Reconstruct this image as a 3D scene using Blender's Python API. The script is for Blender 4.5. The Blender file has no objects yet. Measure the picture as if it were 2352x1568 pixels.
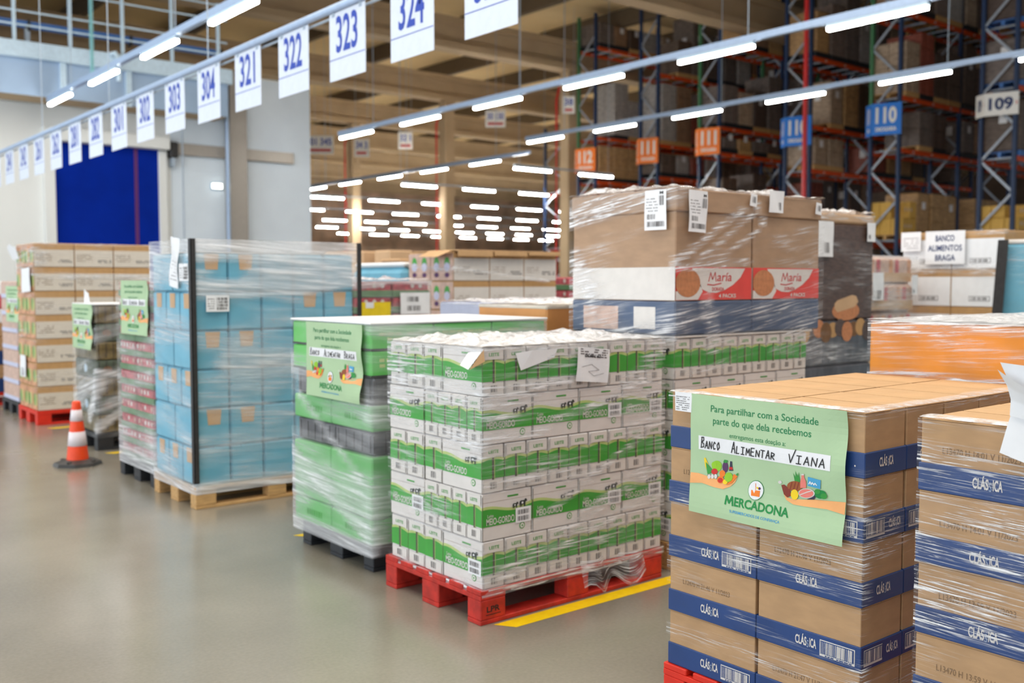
import bpy, math, random
from mathutils import Vector, Matrix, noise as mnoise
random.seed(7)
C = bpy.context.scene
COL = C.collection

# ------------------------------------------------------------------ camera
EYE = 1.55
YAW, PIT = math.radians(39.2), math.radians(3.43)
fw = Vector((math.sin(YAW)*math.cos(PIT), math.cos(YAW)*math.cos(PIT), -math.sin(PIT)))
rt = Vector((math.cos(YAW), -math.sin(YAW), 0.0))
up = rt.cross(fw)
cam_d = bpy.data.cameras.new('camera'); cam = bpy.data.objects.new('camera', cam_d); COL.objects.link(cam)
cam.matrix_world = Matrix(((rt.x, up.x, -fw.x, 0), (rt.y, up.y, -fw.y, 0), (rt.z, up.z, -fw.z, EYE), (0, 0, 0, 1)))
cam_d.sensor_width = 36.0; cam_d.lens = 35.0
cam_d.clip_start = 0.05; cam_d.clip_end = 400
cam_d.dof.use_dof = True; cam_d.dof.focus_distance = 3.05; cam_d.dof.aperture_fstop = 2.8
C.camera = cam

# ------------------------------------------------------------------ world, light, exposure
w = bpy.data.worlds.new('world'); C.world = w; w.use_nodes = True
bg = w.node_tree.nodes['Background']; bg.inputs[0].default_value = (0.80, 0.90, 1.0, 1); bg.inputs[1].default_value = 0.55
C.view_settings.view_transform = 'Standard'; C.view_settings.look = 'None'
C.view_settings.gamma = 1.0; C.view_settings.exposure = 0.0
try: C.view_settings.use_curve_mapping = False
except Exception: pass
C.cycles.use_denoising = True
C.cycles.use_light_tree = False
C.cycles.max_bounces = 5; C.cycles.diffuse_bounces = 3; C.cycles.glossy_bounces = 2
C.cycles.use_adaptive_sampling = True; C.cycles.adaptive_threshold = 0.05
C.cycles.transmission_bounces = 4; C.cycles.transparent_max_bounces = 10
C.cycles.caustics_reflective = False; C.cycles.caustics_refractive = False
C.cycles.sample_clamp_indirect = 6.0
TUBE = 38.0                       # emission of the lamp tubes
def area(name, loc, rot, sx, sy, power, col):
    d = bpy.data.lights.new(name, 'AREA'); d.shape = 'RECTANGLE'; d.size = sx; d.size_y = sy
    d.energy = power; d.color = col
    o = bpy.data.objects.new(name, d); COL.objects.link(o); o.location = loc; o.rotation_euler = rot
    return o
# added fill lights out of frame: warm overhead, cool on the aisle's open side
area('overhead_fill', (0.5, 1.0, 10.2), (0, 0, 0), 7, 12, 700, (1.0, 0.97, 0.92))
area('overhead_fill', (9.0, 3.0, 10.2), (0, 0, 0), 7, 12, 750, (1.0, 0.95, 0.88))
area('overhead_fill', (3.0, 14.0, 10.2), (0, 0, 0), 8, 10, 800, (1.0, 0.97, 0.92))
area('cool_side_fill', (-9.5, 6.0, 3.0), (0, math.radians(-90), 0), 5, 22, 1150, (0.78, 0.89, 1.0))
area('cool_side_fill', (-9.5, 19.0, 3.6), (0, math.radians(-90), math.radians(24)), 5, 10, 900, (0.80, 0.90, 1.0))

# ------------------------------------------------------------------ materials
M = {}
def nt_new(name):
    m = bpy.data.materials.new(name); m.use_nodes = True
    n = m.node_tree; return m, n, n.nodes['Principled BSDF']
def mat(key, col, rough=0.6, var=0.06, scale=14.0, metal=0.0, spec=0.5, stretch=(1, 1, 1), bump=0.0, emit=None):
    if key in M: return M[key]
    m, n, p = nt_new(key)
    p.inputs['Roughness'].default_value = rough; p.inputs['Metallic'].default_value = metal
    p.inputs['Specular IOR Level'].default_value = spec
    tc = n.nodes.new('ShaderNodeTexCoord'); mp = n.nodes.new('ShaderNodeMapping'); mp.inputs['Scale'].default_value = stretch
    nz = n.nodes.new('ShaderNodeTexNoise'); nz.inputs['Scale'].default_value = scale; nz.inputs['Detail'].default_value = 4
    cr = n.nodes.new('ShaderNodeValToRGB')
    a = [max(0, c*(1-var)) for c in col]; b = [min(1, c*(1+var)) for c in col]
    cr.color_ramp.elements[0].position = 0.35; cr.color_ramp.elements[1].position = 0.65
    cr.color_ramp.elements[0].color = (*a, 1); cr.color_ramp.elements[1].color = (*b, 1)
    n.links.new(tc.outputs['Object'], mp.inputs[0]); n.links.new(mp.outputs[0], nz.inputs['Vector'])
    n.links.new(nz.outputs[0], cr.inputs[0]); n.links.new(cr.outputs[0], p.inputs['Base Color'])
    if bump:
        bp = n.nodes.new('ShaderNodeBump'); bp.inputs['Strength'].default_value = bump; bp.inputs['Distance'].default_value = 0.004
        n.links.new(nz.outputs[0], bp.inputs['Height']); n.links.new(bp.outputs[0], p.inputs['Normal'])
    if emit:
        p.inputs['Emission Color'].default_value = (*emit[0], 1); p.inputs['Emission Strength'].default_value = emit[1]
    M[key] = m; return m
def srgb(r, g, b):
    f = lambda c: (c/255/12.92 if c/255 <= 0.04045 else ((c/255+0.055)/1.055)**2.4)
    return (f(r), f(g), f(b))
S = lambda key, r, g, b, **k: mat(key, srgb(r, g, b), **k)

S('kraft', 186, 148, 108, rough=0.75, var=0.07, scale=9, stretch=(1, 1, 3))
S('kraft_grey', 172, 140, 112, rough=0.7, var=0.07, scale=7, stretch=(1, 1, 3))
S('kraft_top', 202, 161, 115, rough=0.75, var=0.05, scale=7)
S('kraft_pale', 205, 168, 130, rough=0.75, var=0.05, scale=7)
S('kraft_dark', 120, 86, 56, rough=0.8, var=0.08)
S('print_grey', 132, 104, 76, rough=0.8, var=0.1, scale=150)
S('tray_blue', 32, 64, 120, rough=0.42, var=0.10, scale=6)
S('navy_print', 24, 48, 104, rough=0.5)
S('slate_blue', 74, 90, 118, rough=0.5, var=0.1, scale=5)
S('white', 236, 236, 236, rough=0.55, var=0.02)
S('paper', 240, 240, 242, rough=0.7, var=0.02)
S('offwhite', 222, 216, 210, rough=0.6, var=0.03)
S('milkwhite', 226, 220, 216, rough=0.45, var=0.03)
S('milkgreen', 66, 160, 62, rough=0.45, var=0.08, scale=8)
S('paleleaf', 190, 206, 130, rough=0.5, var=0.05)
S('cowdark', 52, 58, 56, rough=0.6)
S('gap_dark', 92, 84, 74, rough=0.8)
S('ink', 30, 30, 32, rough=0.6)
S('ink_soft', 110, 106, 106, rough=0.7)
S('poster_green', 177, 205, 162, rough=0.62, var=0.015)
S('text_green', 30, 128, 76, rough=0.6)
S('logo_s', 140, 158, 190, rough=0.5)
S('logo_green', 16, 136, 62, rough=0.6)
S('text_blue', 70, 160, 210, rough=0.6)
S('arm', 250, 178, 112, rough=0.6)
S('f_yellow', 250, 212, 30); S('f_lime', 150, 205, 40); S('f_green', 52, 150, 60); S('f_purple', 88, 50, 96)
S('f_red', 206, 42, 36); S('f_orange', 246, 130, 36); S('f_brown', 160, 88, 44); S('f_dkred', 136, 52, 36)
S('f_pink', 238, 130, 118); S('f_blue', 76, 168, 214); S('f_dark', 48, 52, 72)
S('pallet_red', 190, 44, 32, rough=0.6, var=0.22, scale=18)
S('pallet_red_pure', 222, 44, 24, rough=0.5, var=0.08)
S('pallet_black', 40, 42, 46, rough=0.55, var=0.12)
S('pallet_wood', 200, 158, 104, rough=0.8, var=0.14, scale=10, stretch=(1, 6, 6))
S('box_green', 92, 192, 84, rough=0.45, var=0.06, scale=5)
S('box_green_low', 108, 184, 108, rough=0.5, var=0.06, scale=5)
S('dark_pack', 84, 84, 90, rough=0.3, var=0.3, scale=16, stretch=(1, 1, 0.3))
S('water_seam', 84, 140, 164, rough=0.5)
S('water_blue', 112, 178, 202, rough=0.45, var=0.07, scale=4)
S('edge_black', 48, 46, 46, rough=0.6, var=0.2, scale=30)
S('can_red', 188, 84, 92, rough=0.4, var=0.3, scale=22)
S('can_tray', 96, 132, 92, rough=0.6, var=0.15, scale=10)
S('bottle_green', 78, 88, 74, rough=0.35, var=0.3, scale=18)
S('bottle_gold', 112, 98, 66, rough=0.35, var=0.35, scale=16)
S('crate_white', 214, 204, 190, rough=0.7, var=0.03)
S('crate_brown', 190, 148, 98, rough=0.75, var=0.06)
S('crate_print', 206, 152, 116, rough=0.75, var=0.3, scale=9)
S('maria_red', 226, 74, 66, rough=0.5, var=0.04)
S('biscuit', 196, 130, 88, rough=0.7, var=0.12, scale=40)
S('maria_text', 206, 60, 60, rough=0.5)
S('orange_box', 228, 142, 34, rough=0.55, var=0.1, scale=5)
S('orange_tan', 216, 150, 88, rough=0.65, var=0.06, scale=5)
S('lavender', 198, 200, 222, rough=0.6, var=0.03)
S('dark_brown', 88, 68, 60, rough=0.45, var=0.3, scale=14, stretch=(1, 1, 4))
S('pink_pack', 204, 172, 156, rough=0.55, var=0.14, scale=18)
S('yellow', 244, 212, 30, rough=0.6)
S('line_yellow', 255, 210, 8, rough=0.5, var=0.06, scale=25)
S('cone_orange', 250, 78, 28, rough=0.5, var=0.04)
S('cone_white', 236, 226, 230, rough=0.45, var=0.03)
S('rubber', 58, 56, 54, rough=0.42, var=0.2, scale=10)
S('steel', 176, 190, 204, rough=0.4, var=0.05, metal=0.3)
S('steel_pale', 208, 230, 246, rough=0.45, var=0.05)
S('rail_blue', 176, 198, 228, rough=0.4, var=0.04, metal=0.2)
S('steel_column', 176, 168, 158, rough=0.45, var=0.08, metal=0.5, stretch=(8, 8, .6))
S('rack_navy', 30, 54, 92, rough=0.45, var=0.1)
S('rack_orange', 226, 84, 30, rough=0.5, var=0.1)
S('rack_brace', 170, 178, 190, rough=0.4, var=0.1, metal=0.3)
S('rack_green', 66, 120, 80, rough=0.5)
S('pipe_red', 216, 44, 44, rough=0.4)
S('pipe_blue', 70, 120, 190, rough=0.4)
S('chain_teal', 150, 210, 214, rough=0.4)
S('sign_orange', 255, 132, 44, rough=0.5, var=0.03)
S('sign_blue', 26, 128, 232, rough=0.5, var=0.03)
S('sign_white', 252, 250, 246, rough=0.5, var=0.02)
S('card_white', 224, 232, 246, rough=0.45, var=0.02)
S('card_blue', 44, 74, 178, rough=0.5, var=0.04)
S('wall_white', 238, 239, 236, rough=0.6, var=0.025, scale=0.6)
S('wall_grey', 230, 241, 252, rough=0.6, var=0.04, scale=0.8)
S('panel_blue', 164, 188, 216, rough=0.5, var=0.06, scale=0.8)
S('door_blue', 2, 40, 150, rough=0.85, var=0.08, scale=2, spec=0.1)
S('door_stripe', 96, 34, 104, rough=0.5)
S('concrete', 190, 166, 134, rough=0.85, var=0.07, scale=0.8)
S('ceiling', 226, 198, 148, rough=0.9, var=0.06, scale=0.5)
S('joist', 112, 96, 76, rough=0.85, var=0.08)
S('hall_wall', 214, 182, 156, rough=0.9, var=0.3, scale=0.5)
S('rack_wall', 96, 80, 70, rough=0.9, var=0.3, scale=0.6)
for i, c in enumerate([(150, 118, 92), (128, 112, 104), (172, 150, 128), (100, 84, 74), (168, 162, 158), (92, 72, 58), (184, 146, 100), (116, 104, 98), (150, 78, 62), (88, 72, 64)]):
    S('load_%d' % i, *c, rough=0.5, var=0.22, scale=5, stretch=(1, 1, 3))
S('load_yellow', 222, 176, 84, rough=0.6, var=0.08)
m, n, p = nt_new('tube'); p.inputs['Base Color'].default_value = (1, 1, 1, 1)
p.inputs['Emission Color'].default_value = (1.0, 0.97, 0.9, 1); p.inputs['Emission Strength'].default_value = TUBE; M['tube'] = m
m, n, p = nt_new('far_tube'); p.inputs['Base Color'].default_value = (1, 1, 1, 1)
p.inputs['Emission Color'].default_value = (1.0, 0.97, 0.9, 1); p.inputs['Emission Strength'].default_value = 170; M['far_tube'] = m
m, n, p = nt_new('exit_lens'); p.inputs['Emission Color'].default_value = (0.97, 1.0, 0.9, 1); p.inputs['Emission Strength'].default_value = 6; M['exit_lens'] = m

# concrete floor: polished, mottled, faintly scuffed
m, n, p = nt_new('floor')
tc = n.nodes.new('ShaderNodeTexCoord')
n1 = n.nodes.new('ShaderNodeTexNoise'); n1.inputs['Scale'].default_value = 0.7; n1.inputs['Detail'].default_value = 5; n1.inputs['Roughness'].default_value = 0.5
n2 = n.nodes.new('ShaderNodeTexNoise'); n2.inputs['Scale'].default_value = 60; n2.inputs['Detail'].default_value = 3
mx = n.nodes.new('ShaderNodeMix'); mx.data_type = 'FLOAT'; mx.inputs[0].default_value = 0.22
cr = n.nodes.new('ShaderNodeValToRGB')
cr.color_ramp.elements[0].position = 0.3; cr.color_ramp.elements[0].color = (*srgb(126, 120, 107), 1)
cr.color_ramp.elements[1].position = 0.7; cr.color_ramp.elements[1].color = (*srgb(160, 153, 139), 1)
n.links.new(tc.outputs['Object'], n1.inputs['Vector']); n.links.new(tc.outputs['Object'], n2.inputs['Vector'])
n.links.new(n1.outputs[0], mx.inputs[2]); n.links.new(n2.outputs[0], mx.inputs[3]); n.links.new(mx.outputs[0], cr.inputs[0])
n.links.new(cr.outputs[0], p.inputs['Base Color'])
rr = n.nodes.new('ShaderNodeMapRange'); rr.inputs[3].default_value = 0.18; rr.inputs[4].default_value = 0.30
n.links.new(n1.outputs[0], rr.inputs[0]); n.links.new(rr.outputs[0], p.inputs['Roughness'])
p.inputs['Specular IOR Level'].default_value = 0.6
p.inputs['Coat Weight'].default_value = 0.22; p.inputs['Coat Roughness'].default_value = 0.2
M['floor'] = m

# stretch film: see-through where it lies flat, milky and glossy in creases; its white streaks are painted highlights
def film_mat(key, sx, sy, lo, hi, k0, k1, top=False, tint=(0.95, 0.95, 0.97)):
    m, n, p = nt_new(key)
    p.inputs['Base Color'].default_value = (*tint, 1); p.inputs['Roughness'].default_value = 0.16
    p.inputs['Specular IOR Level'].default_value = 0.8
    uv = n.nodes.new('ShaderNodeUVMap'); uv.uv_map = 'UVMap'
    mp = n.nodes.new('ShaderNodeMapping'); mp.inputs['Scale'].default_value = (sx, sy, 1)
    nz = n.nodes.new('ShaderNodeTexNoise'); nz.inputs['Scale'].default_value = 1.0; nz.inputs['Detail'].default_value = 5
    nz.inputs['Roughness'].default_value = 0.62; nz.inputs['Distortion'].default_value = 0.5
    cr = n.nodes.new('ShaderNodeMapRange'); cr.interpolation_type = 'SMOOTHSTEP'
    cr.inputs[1].default_value = lo; cr.inputs[2].default_value = hi; cr.inputs[3].default_value = k0; cr.inputs[4].default_value = k1
    at = n.nodes.new('ShaderNodeAttribute'); at.attribute_name = 'crease'
    mu = n.nodes.new('ShaderNodeMath'); mu.operation = 'MULTIPLY'; mu.use_clamp = True
    bp = n.nodes.new('ShaderNodeBump'); bp.inputs['Strength'].default_value = 0.8; bp.inputs['Distance'].default_value = 0.012
    tr = n.nodes.new('ShaderNodeBsdfTransparent'); mix = n.nodes.new('ShaderNodeMixShader')
    L = n.links.new
    L(uv.outputs[0], mp.inputs[0]); L(mp.outputs[0], nz.inputs['Vector']); L(nz.outputs[0], cr.inputs[0])
    L(cr.outputs[0], mu.inputs[0]); L(at.outputs['Fac'], mu.inputs[1]); L(nz.outputs[0], bp.inputs['Height'])
    L(bp.outputs[0], p.inputs['Normal']); L(mu.outputs[0], mix.inputs[0]); L(tr.outputs[0], mix.inputs[1])
    L(p.outputs[0], mix.inputs[2]); L(mix.outputs[0], n.nodes['Material Output'].inputs[0])
    M[key] = m
film_mat('film', 4.0, 75.0, 0.47, 0.64, 0.14, 1.1)
film_mat('film_hazy', 2.2, 42.0, 0.40, 0.74, 0.42, 0.95)
film_mat('film_fine', 6.0, 170.0, 0.50, 0.64, 0.05, 1.25)
film_mat('film_top', 22.0, 22.0, 0.35, 0.62, 0.35, 1.0)

# ------------------------------------------------------------------ mesh helpers
class MB:
    def __init__(s): s.v = []; s.f = []; s.mi = []; s.mats = []
    def add(s, vs, fs, m):
        k = len(s.v); s.v += [tuple(q) for q in vs]
        if m not in s.mats: s.mats.append(m)
        i = s.mats.index(m)
        for f in fs: s.f.append(tuple(a+k for a in f)); s.mi.append(i)
        return s
    def box(s, lo, hi, m, ch=0.0, skip=()):
        x0, y0, z0 = lo; x1, y1, z1 = hi
        if ch <= 0:
            vs = [(x, y, z) for z in (z0, z1) for y in (y0, y1) for x in (x0, x1)]
            return s.add(vs, [(0, 2, 3, 1), (4, 5, 7, 6), (0, 1, 5, 4), (2, 6, 7, 3), (0, 4, 6, 2), (1, 3, 7, 5)], m)
        vs = []; idx = {}
        for a in (0, 1):
            for b in (0, 1):
                for c in (0, 1):
                    X, Y, Z = (x0, x1)[a], (y0, y1)[b], (z0, z1)[c]
                    dx, dy, dz = (ch, -ch)[a], (ch, -ch)[b], (ch, -ch)[c]
                    idx[a, b, c, 'x'] = len(vs); vs.append((X, Y+dy, Z+dz))
                    idx[a, b, c, 'y'] = len(vs); vs.append((X+dx, Y, Z+dz))
                    idx[a, b, c, 'z'] = len(vs); vs.append((X+dx, Y+dy, Z))
        fs = []
        for a in (0, 1):
            q = [idx[a, 0, 0, 'x'], idx[a, 1, 0, 'x'], idx[a, 1, 1, 'x'], idx[a, 0, 1, 'x']]; fs.append(q if a else q[::-1])
            q = [idx[0, a, 0, 'y'], idx[1, a, 0, 'y'], idx[1, a, 1, 'y'], idx[0, a, 1, 'y']]; fs.append(q[::-1] if a else q)
            q = [idx[0, 0, a, 'z'], idx[1, 0, a, 'z'], idx[1, 1, a, 'z'], idx[0, 1, a, 'z']]; fs.append(q if a else q[::-1])
        for a in (0, 1):
            for b in (0, 1):
                fs.append((idx[a, b, 0, 'x'], idx[a, b, 1, 'x'], idx[a, b, 1, 'y'], idx[a, b, 0, 'y']))
                fs.append((idx[a, 0, b, 'x'], idx[a, 1, b, 'x'], idx[a, 1, b, 'z'], idx[a, 0, b, 'z']))
                fs.append((idx[0, a, b, 'y'], idx[1, a, b, 'y'], idx[1, a, b, 'z'], idx[0, a, b, 'z']))
                for c in (0, 1): fs.append((idx[a, b, c, 'x'], idx[a, b, c, 'y'], idx[a, b, c, 'z'])) 
        # orient every face outwards
        cx, cy, cz = (x0+x1)/2, (y0+y1)/2, (z0+z1)/2
        out = []
        for f in fs:
            a, b, c = (Vector(vs[f[0]]), Vector(vs[f[1]]), Vector(vs[f[2]]))
            nn = (b-a).cross(c-a); mid = (a+b+c)/3 - Vector((cx, cy, cz))
            out.append(tuple(f) if nn.dot(mid) > 0 else tuple(f)[::-1])
        return s.add(vs, out, m)
    def bar(s, a, b, wd, ht, m):
        a, b = Vector(a), Vector(b); d = (b-a).normalized()
        r = d.cross(Vector((0, 0, 1)))
        if r.length < 1e-4: r = Vector((1, 0, 0))
        r.normalize(); u = r.cross(d).normalized()
        vs = [p + r*i*wd/2 + u*j*ht/2 for p in (a, b) for i, j in ((-1, -1), (1, -1), (1, 1), (-1, 1))]
        return s.add(vs, [(0, 3, 2, 1), (4, 5, 6, 7), (0, 1, 5, 4), (1, 2, 6, 5), (2, 3, 7, 6), (3, 0, 4, 7)], m)
    def tube(s, pts, r, m, seg=10):
        pts = [Vector(q) for q in pts]; vs = []; k = len(pts)
        for i, q in enumerate(pts):
            d = (pts[min(i+1, k-1)]-pts[max(i-1, 0)]).normalized()
            a = d.cross(Vector((0, 0, 1)))
            if a.length < 1e-3: a = Vector((1, 0, 0))
            a.normalize(); b = d.cross(a)
            rr = r[i] if isinstance(r, (list, tuple)) else r
            vs += [q + (a*math.cos(t*2*math.pi/seg)+b*math.sin(t*2*math.pi/seg))*rr for t in range(seg)]
        fs = [(i*seg+t, i*seg+(t+1) % seg, (i+1)*seg+(t+1) % seg, (i+1)*seg+t) for i in range(k-1) for t in range(seg)]
        fs += [tuple(range(seg))[::-1], tuple((k-1)*seg+t for t in range(seg))]
        return s.add(vs, fs, m)
    def lathe(s, prof, m, seg=32, c=(0, 0)):
        vs = [(c[0]+r*math.cos(t*2*math.pi/seg), c[1]+r*math.sin(t*2*math.pi/seg), z) for r, z in prof for t in range(seg)]
        k = len(prof)
        fs = [(i*seg+t, i*seg+(t+1) % seg, (i+1)*seg+(t+1) % seg, (i+1)*seg+t) for i in range(k-1) for t in range(seg)]
        return s.add(vs, fs, m)
    def mesh(s, name, smooth=False):
        me = bpy.data.meshes.new(name); me.from_pydata(s.v, [], s.f)
        for k in s.mats: me.materials.append(M[k])
        me.polygons.foreach_set('material_index', s.mi)
        if smooth: me.polygons.foreach_set('use_smooth', [True]*len(s.f))
        me.update(); return me

def link(name, me, parent=None, loc=(0, 0, 0), rz=0.0):
    o = bpy.data.objects.new(name, me); COL.objects.link(o); o.location = loc
    if rz: o.rotation_euler = (0, 0, rz)
    if parent: o.parent = parent
    return o
def tag(o, label, cat, group=None, kind=None):
    o['label'] = label; o['category'] = cat
    if group: o['group'] = group
    if kind: o['kind'] = kind
    return o
def struct(name, mb, loc=(0, 0, 0)):
    o = link(name, mb.mesh(name), None, loc); o['kind'] = 'structure'; return o
def empty(name, loc, rz=0.0):
    return link(name, None, None, loc, rz)

class Face:
    """a flat rectangle to print on: origin, unit u and v, normal = u x v"""
    def __init__(s, o, u, v, lift=0.0012, bend=None):
        s.o, s.u, s.v = Vector(o), Vector(u), Vector(v); s.n = s.u.cross(s.v); s.lift = lift; s.bend = bend
    def at(s, a, b, k=1.0):
        p = s.o + s.u*a + s.v*b + s.n*(s.lift*k)
        return p + s.n*s.bend(a, b) if s.bend else p
    def poly(s, mb, pts, m, k=1.0):
        mb.add([s.at(a, b, k) for a, b in pts], [tuple(range(len(pts)))], m)
    def rect(s, mb, a0, b0, a1, b1, m, k=1.0, nx=1, ny=1):
        vs = [s.at(a0+(a1-a0)*i/nx, b0+(b1-b0)*j/ny, k) for j in range(ny+1) for i in range(nx+1)]
        fs = [(j*(nx+1)+i, j*(nx+1)+i+1, (j+1)*(nx+1)+i+1, (j+1)*(nx+1)+i) for j in range(ny) for i in range(nx)]
        mb.add(vs, fs, m)
    def ell(s, mb, ca, cb, ra, rb, m, k=1.0, seg=20):
        s.poly(mb, [(ca+ra*math.cos(t*2*math.pi/seg), cb+rb*math.sin(t*2*math.pi/seg)) for t in range(seg)], m, k)
    def text(s, mb, txt, a0, b0, a1, b1, m, k=1.0, bold=0.0, shear=0.0):
        v, f = text_geo(txt, bold, shear)
        mb.add([s.at(a0+x*(a1-a0), b0+y*(b1-b0), k) for x, y in v], f, m)
    def line(s, mb, pts, wd, m, k=1.0):
        for (a, b), (c, d) in zip(pts, pts[1:]):
            L = math.hypot(c-a, d-b)
            if L < 1e-6: continue
            x, y = -(d-b)/L*wd/2, (c-a)/L*wd/2; ex, ey = (c-a)/L*wd*.3, (d-b)/L*wd*.3
            s.poly(mb, [(a+x-ex, b+y-ey), (a-x-ex, b-y-ey), (c-x+ex, d-y+ey), (c+x+ex, d+y+ey)][::-1], m, k)
    def bars(s, mb, a0, b0, a1, b1, m, nb=22, k=1.0, seed=1):
        r = random.Random(seed); a = a0
        st = (a1-a0)/nb
        for i in range(nb):
            wd = st*r.choice((0.25, 0.4, 0.6, 0.75))
            s.rect(mb, a0+i*st, b0, a0+i*st+wd, b1, m, k)
    def scribble(s, mb, a0, b0, a1, b1, rows, m, k=1.0, seed=1, fill=0.5):
        r = random.Random(seed); h = (b1-b0)/rows
        for i in range(rows):
            a = a0
            while a < a1:
                L = (a1-a0)*r.uniform(.04, .16)
                if r.random() < .8: s.rect(mb, a, b0+i*h, min(a+L, a1), b0+i*h+h*fill, m, k)
                a += L+(a1-a0)*.03
_tc = {}
def text_geo(txt, bold, shear):
    key = (txt, bold, shear)
    if key in _tc: return _tc[key]
    cu = bpy.data.curves.new('t', 'FONT'); cu.body = txt; cu.offset = bold; cu.shear = shear
    cu.resolution_u = 3; cu.fill_mode = 'BOTH'
    o = bpy.data.objects.new('t', cu); COL.objects.link(o)
    dg = bpy.context.evaluated_depsgraph_get()
    me = bpy.data.meshes.new_from_object(o.evaluated_get(dg), depsgraph=dg)
    vs = [(q.co.x, q.co.y) for q in me.vertices]; fs = [tuple(q.vertices) for q in me.polygons]
    ns = sum(q.normal.z for q in me.polygons)
    if ns < 0: fs = [f[::-1] for f in fs]
    bpy.data.objects.remove(o); bpy.data.meshes.remove(me); bpy.data.curves.remove(cu)
    x0 = min(v[0] for v in vs); x1 = max(v[0] for v in vs); y0 = min(v[1] for v in vs); y1 = max(v[1] for v in vs)
    vs = [((x-x0)/(x1-x0), (y-y0)/(y1-y0)) for x, y in vs]
    _tc[key] = (vs, fs); return _tc[key]
XM = lambda x, y1, z: ((x, y1, z), (0, -1, 0), (0, 0, 1))     # a face looking to -X, read from its far end
YM = lambda x0, y, z: ((x0, y, z), (1, 0, 0), (0, 0, 1))      # a face looking to -Y

# ------------------------------------------------------------------ stretch film
def sm(a, b, x):
    t = max(0.0, min(1.0, (x-a)/(b-a))); return t*t*(3-2*t)
def film(label, x0, x1, y0, y1, z0, z1, base=.25, amp=.5, seed=0, slope=0.0, bands=(), top=None, pad=0.008, mtl='film', group='stretch film around the pallet loads', cut=0.10, rim=0.0, flaps=()):
    vs, fs, uv, cr, mi = [], [], [], [], []
    L1, L2 = y1-y0, x1-x0
    us = [i*L1/max(8, int(L1/.05)) for i in range(max(8, int(L1/.05))+1)]
    us += [L1+i*L2/int(L2/.05) for i in range(1, int(L2/.05)+1)]
    nv = max(6, int((z1-z0)/.014)); zs = [z0+(z1-z0)*i/nv for i in range(nv+1)]
    def dens(u, z):
        d = base+amp*mnoise.noise((u*1.6+seed*7.3, (z-slope*u)*6.0, seed*1.7))+.35*amp*mnoise.noise((u*5+seed, (z-slope*u)*22, 3.1))
        for (ua, za, ub, zb, wd, st) in bands:
            t = max(0, min(1, ((u-ua)*(ub-ua)+(z-za)*(zb-za))/((ub-ua)**2+(zb-za)**2)))
            q = math.hypot(u-ua-(ub-ua)*t, z-za-(zb-za)*t); d += st*(1-sm(.3*wd, wd, q))
        if rim: d += rim*sm(z1-.05, z1, z)
        return d
    g = {}
    def V(i, j):
        if (i, j) in g: return g[i, j]
        u, z = us[i], zs[j]; o = pad+.0035*mnoise.noise((u*4, z*30, seed))+.003
        if abs(u-L1) < 1e-6: p = (x0-o*.8, y0-o*.8, z)
        elif u < L1: p = (x0-o, y1-u, z)
        else: p = (x0+u-L1, y0-o, z)
        g[i, j] = len(vs); vs.append(p); uv.append((u+seed*3.1, z-slope*u)); cr.append(sm(cut, cut+.9, dens(u, z)))
        return g[i, j]
    keep = lambda u, z: dens(u, z) > cut
    for i in range(len(us)-1):
        for j in range(nv):
            if any(keep(us[a], zs[b]) for a in (i, i+1) for b in (j, j+1)):
                fs.append((V(i, j), V(i+1, j), V(i+1, j+1), V(i, j+1))); mi.append(0)
    if top:
        dt, hb = top; nx, ny = max(6, int(L2/.03)), max(6, int(L1/.03)); b0 = len(vs)
        for a in range(nx+1):
            for b in range(ny+1):
                x, y = x0-pad+(L2+2*pad)*a/nx, y0-pad+(L1+pad*2)*b/ny
                e = min(a, b, nx-a, ny-b)/4.0
                h = abs(mnoise.noise((x*6, y*6, seed)))*hb+abs(mnoise.noise((x*17, y*17, seed)))*hb*.5
                vs.append((x, y, z1+.004+h*min(1, .25+e))); uv.append((x, y)); cr.append(max(0.0, min(1.0, dt+.4*mnoise.noise((x*3, y*3, seed+5)))))
        for a in range(nx):
            for b in range(ny):
                k = b0+a*(ny+1)+b; fs.append((k, k+ny+1, k+ny+2, k+1)); mi.append(1)
    for (P, nu, nw, fn, dn) in flaps:       # loose torn tails: fn(s,t) -> point
        b0 = len(vs)
        for a in range(nu+1):
            for b in range(nw+1):
                vs.append(fn(a/nu, b/nw)); uv.append((a/nu*.4+seed, b/nw*.3)); cr.append(dn(a/nu, b/nw))
        for a in range(nu):
            for b in range(nw):
                k = b0+a*(nw+1)+b; fs.append((k, k+nw+1, k+nw+2, k+1)); mi.append(0)
    ox, oy, oz = x0, y0, z0
    me = bpy.data.meshes.new('stretch_film'); me.from_pydata([(a-ox, b-oy, c-oz) for a, b, c in vs], [], fs)
    me.materials.append(M[mtl]); me.materials.append(M['film_top']); me.polygons.foreach_set('material_index', mi)
    ul = me.uv_layers.new(name='UVMap'); li = [0]*len(me.loops); me.loops.foreach_get('vertex_index', li)
    ul.data.foreach_set('uv', [c for k in li for c in uv[k]])
    at = me.attributes.new('crease', 'FLOAT', 'POINT'); at.data.foreach_set('value', cr)
    me.polygons.foreach_set('use_smooth', [True]*len(fs)); me.update()
    o = link('stretch_film', me, None, (ox, oy, oz)); tag(o, label, 'plastic film', group); return o

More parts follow.
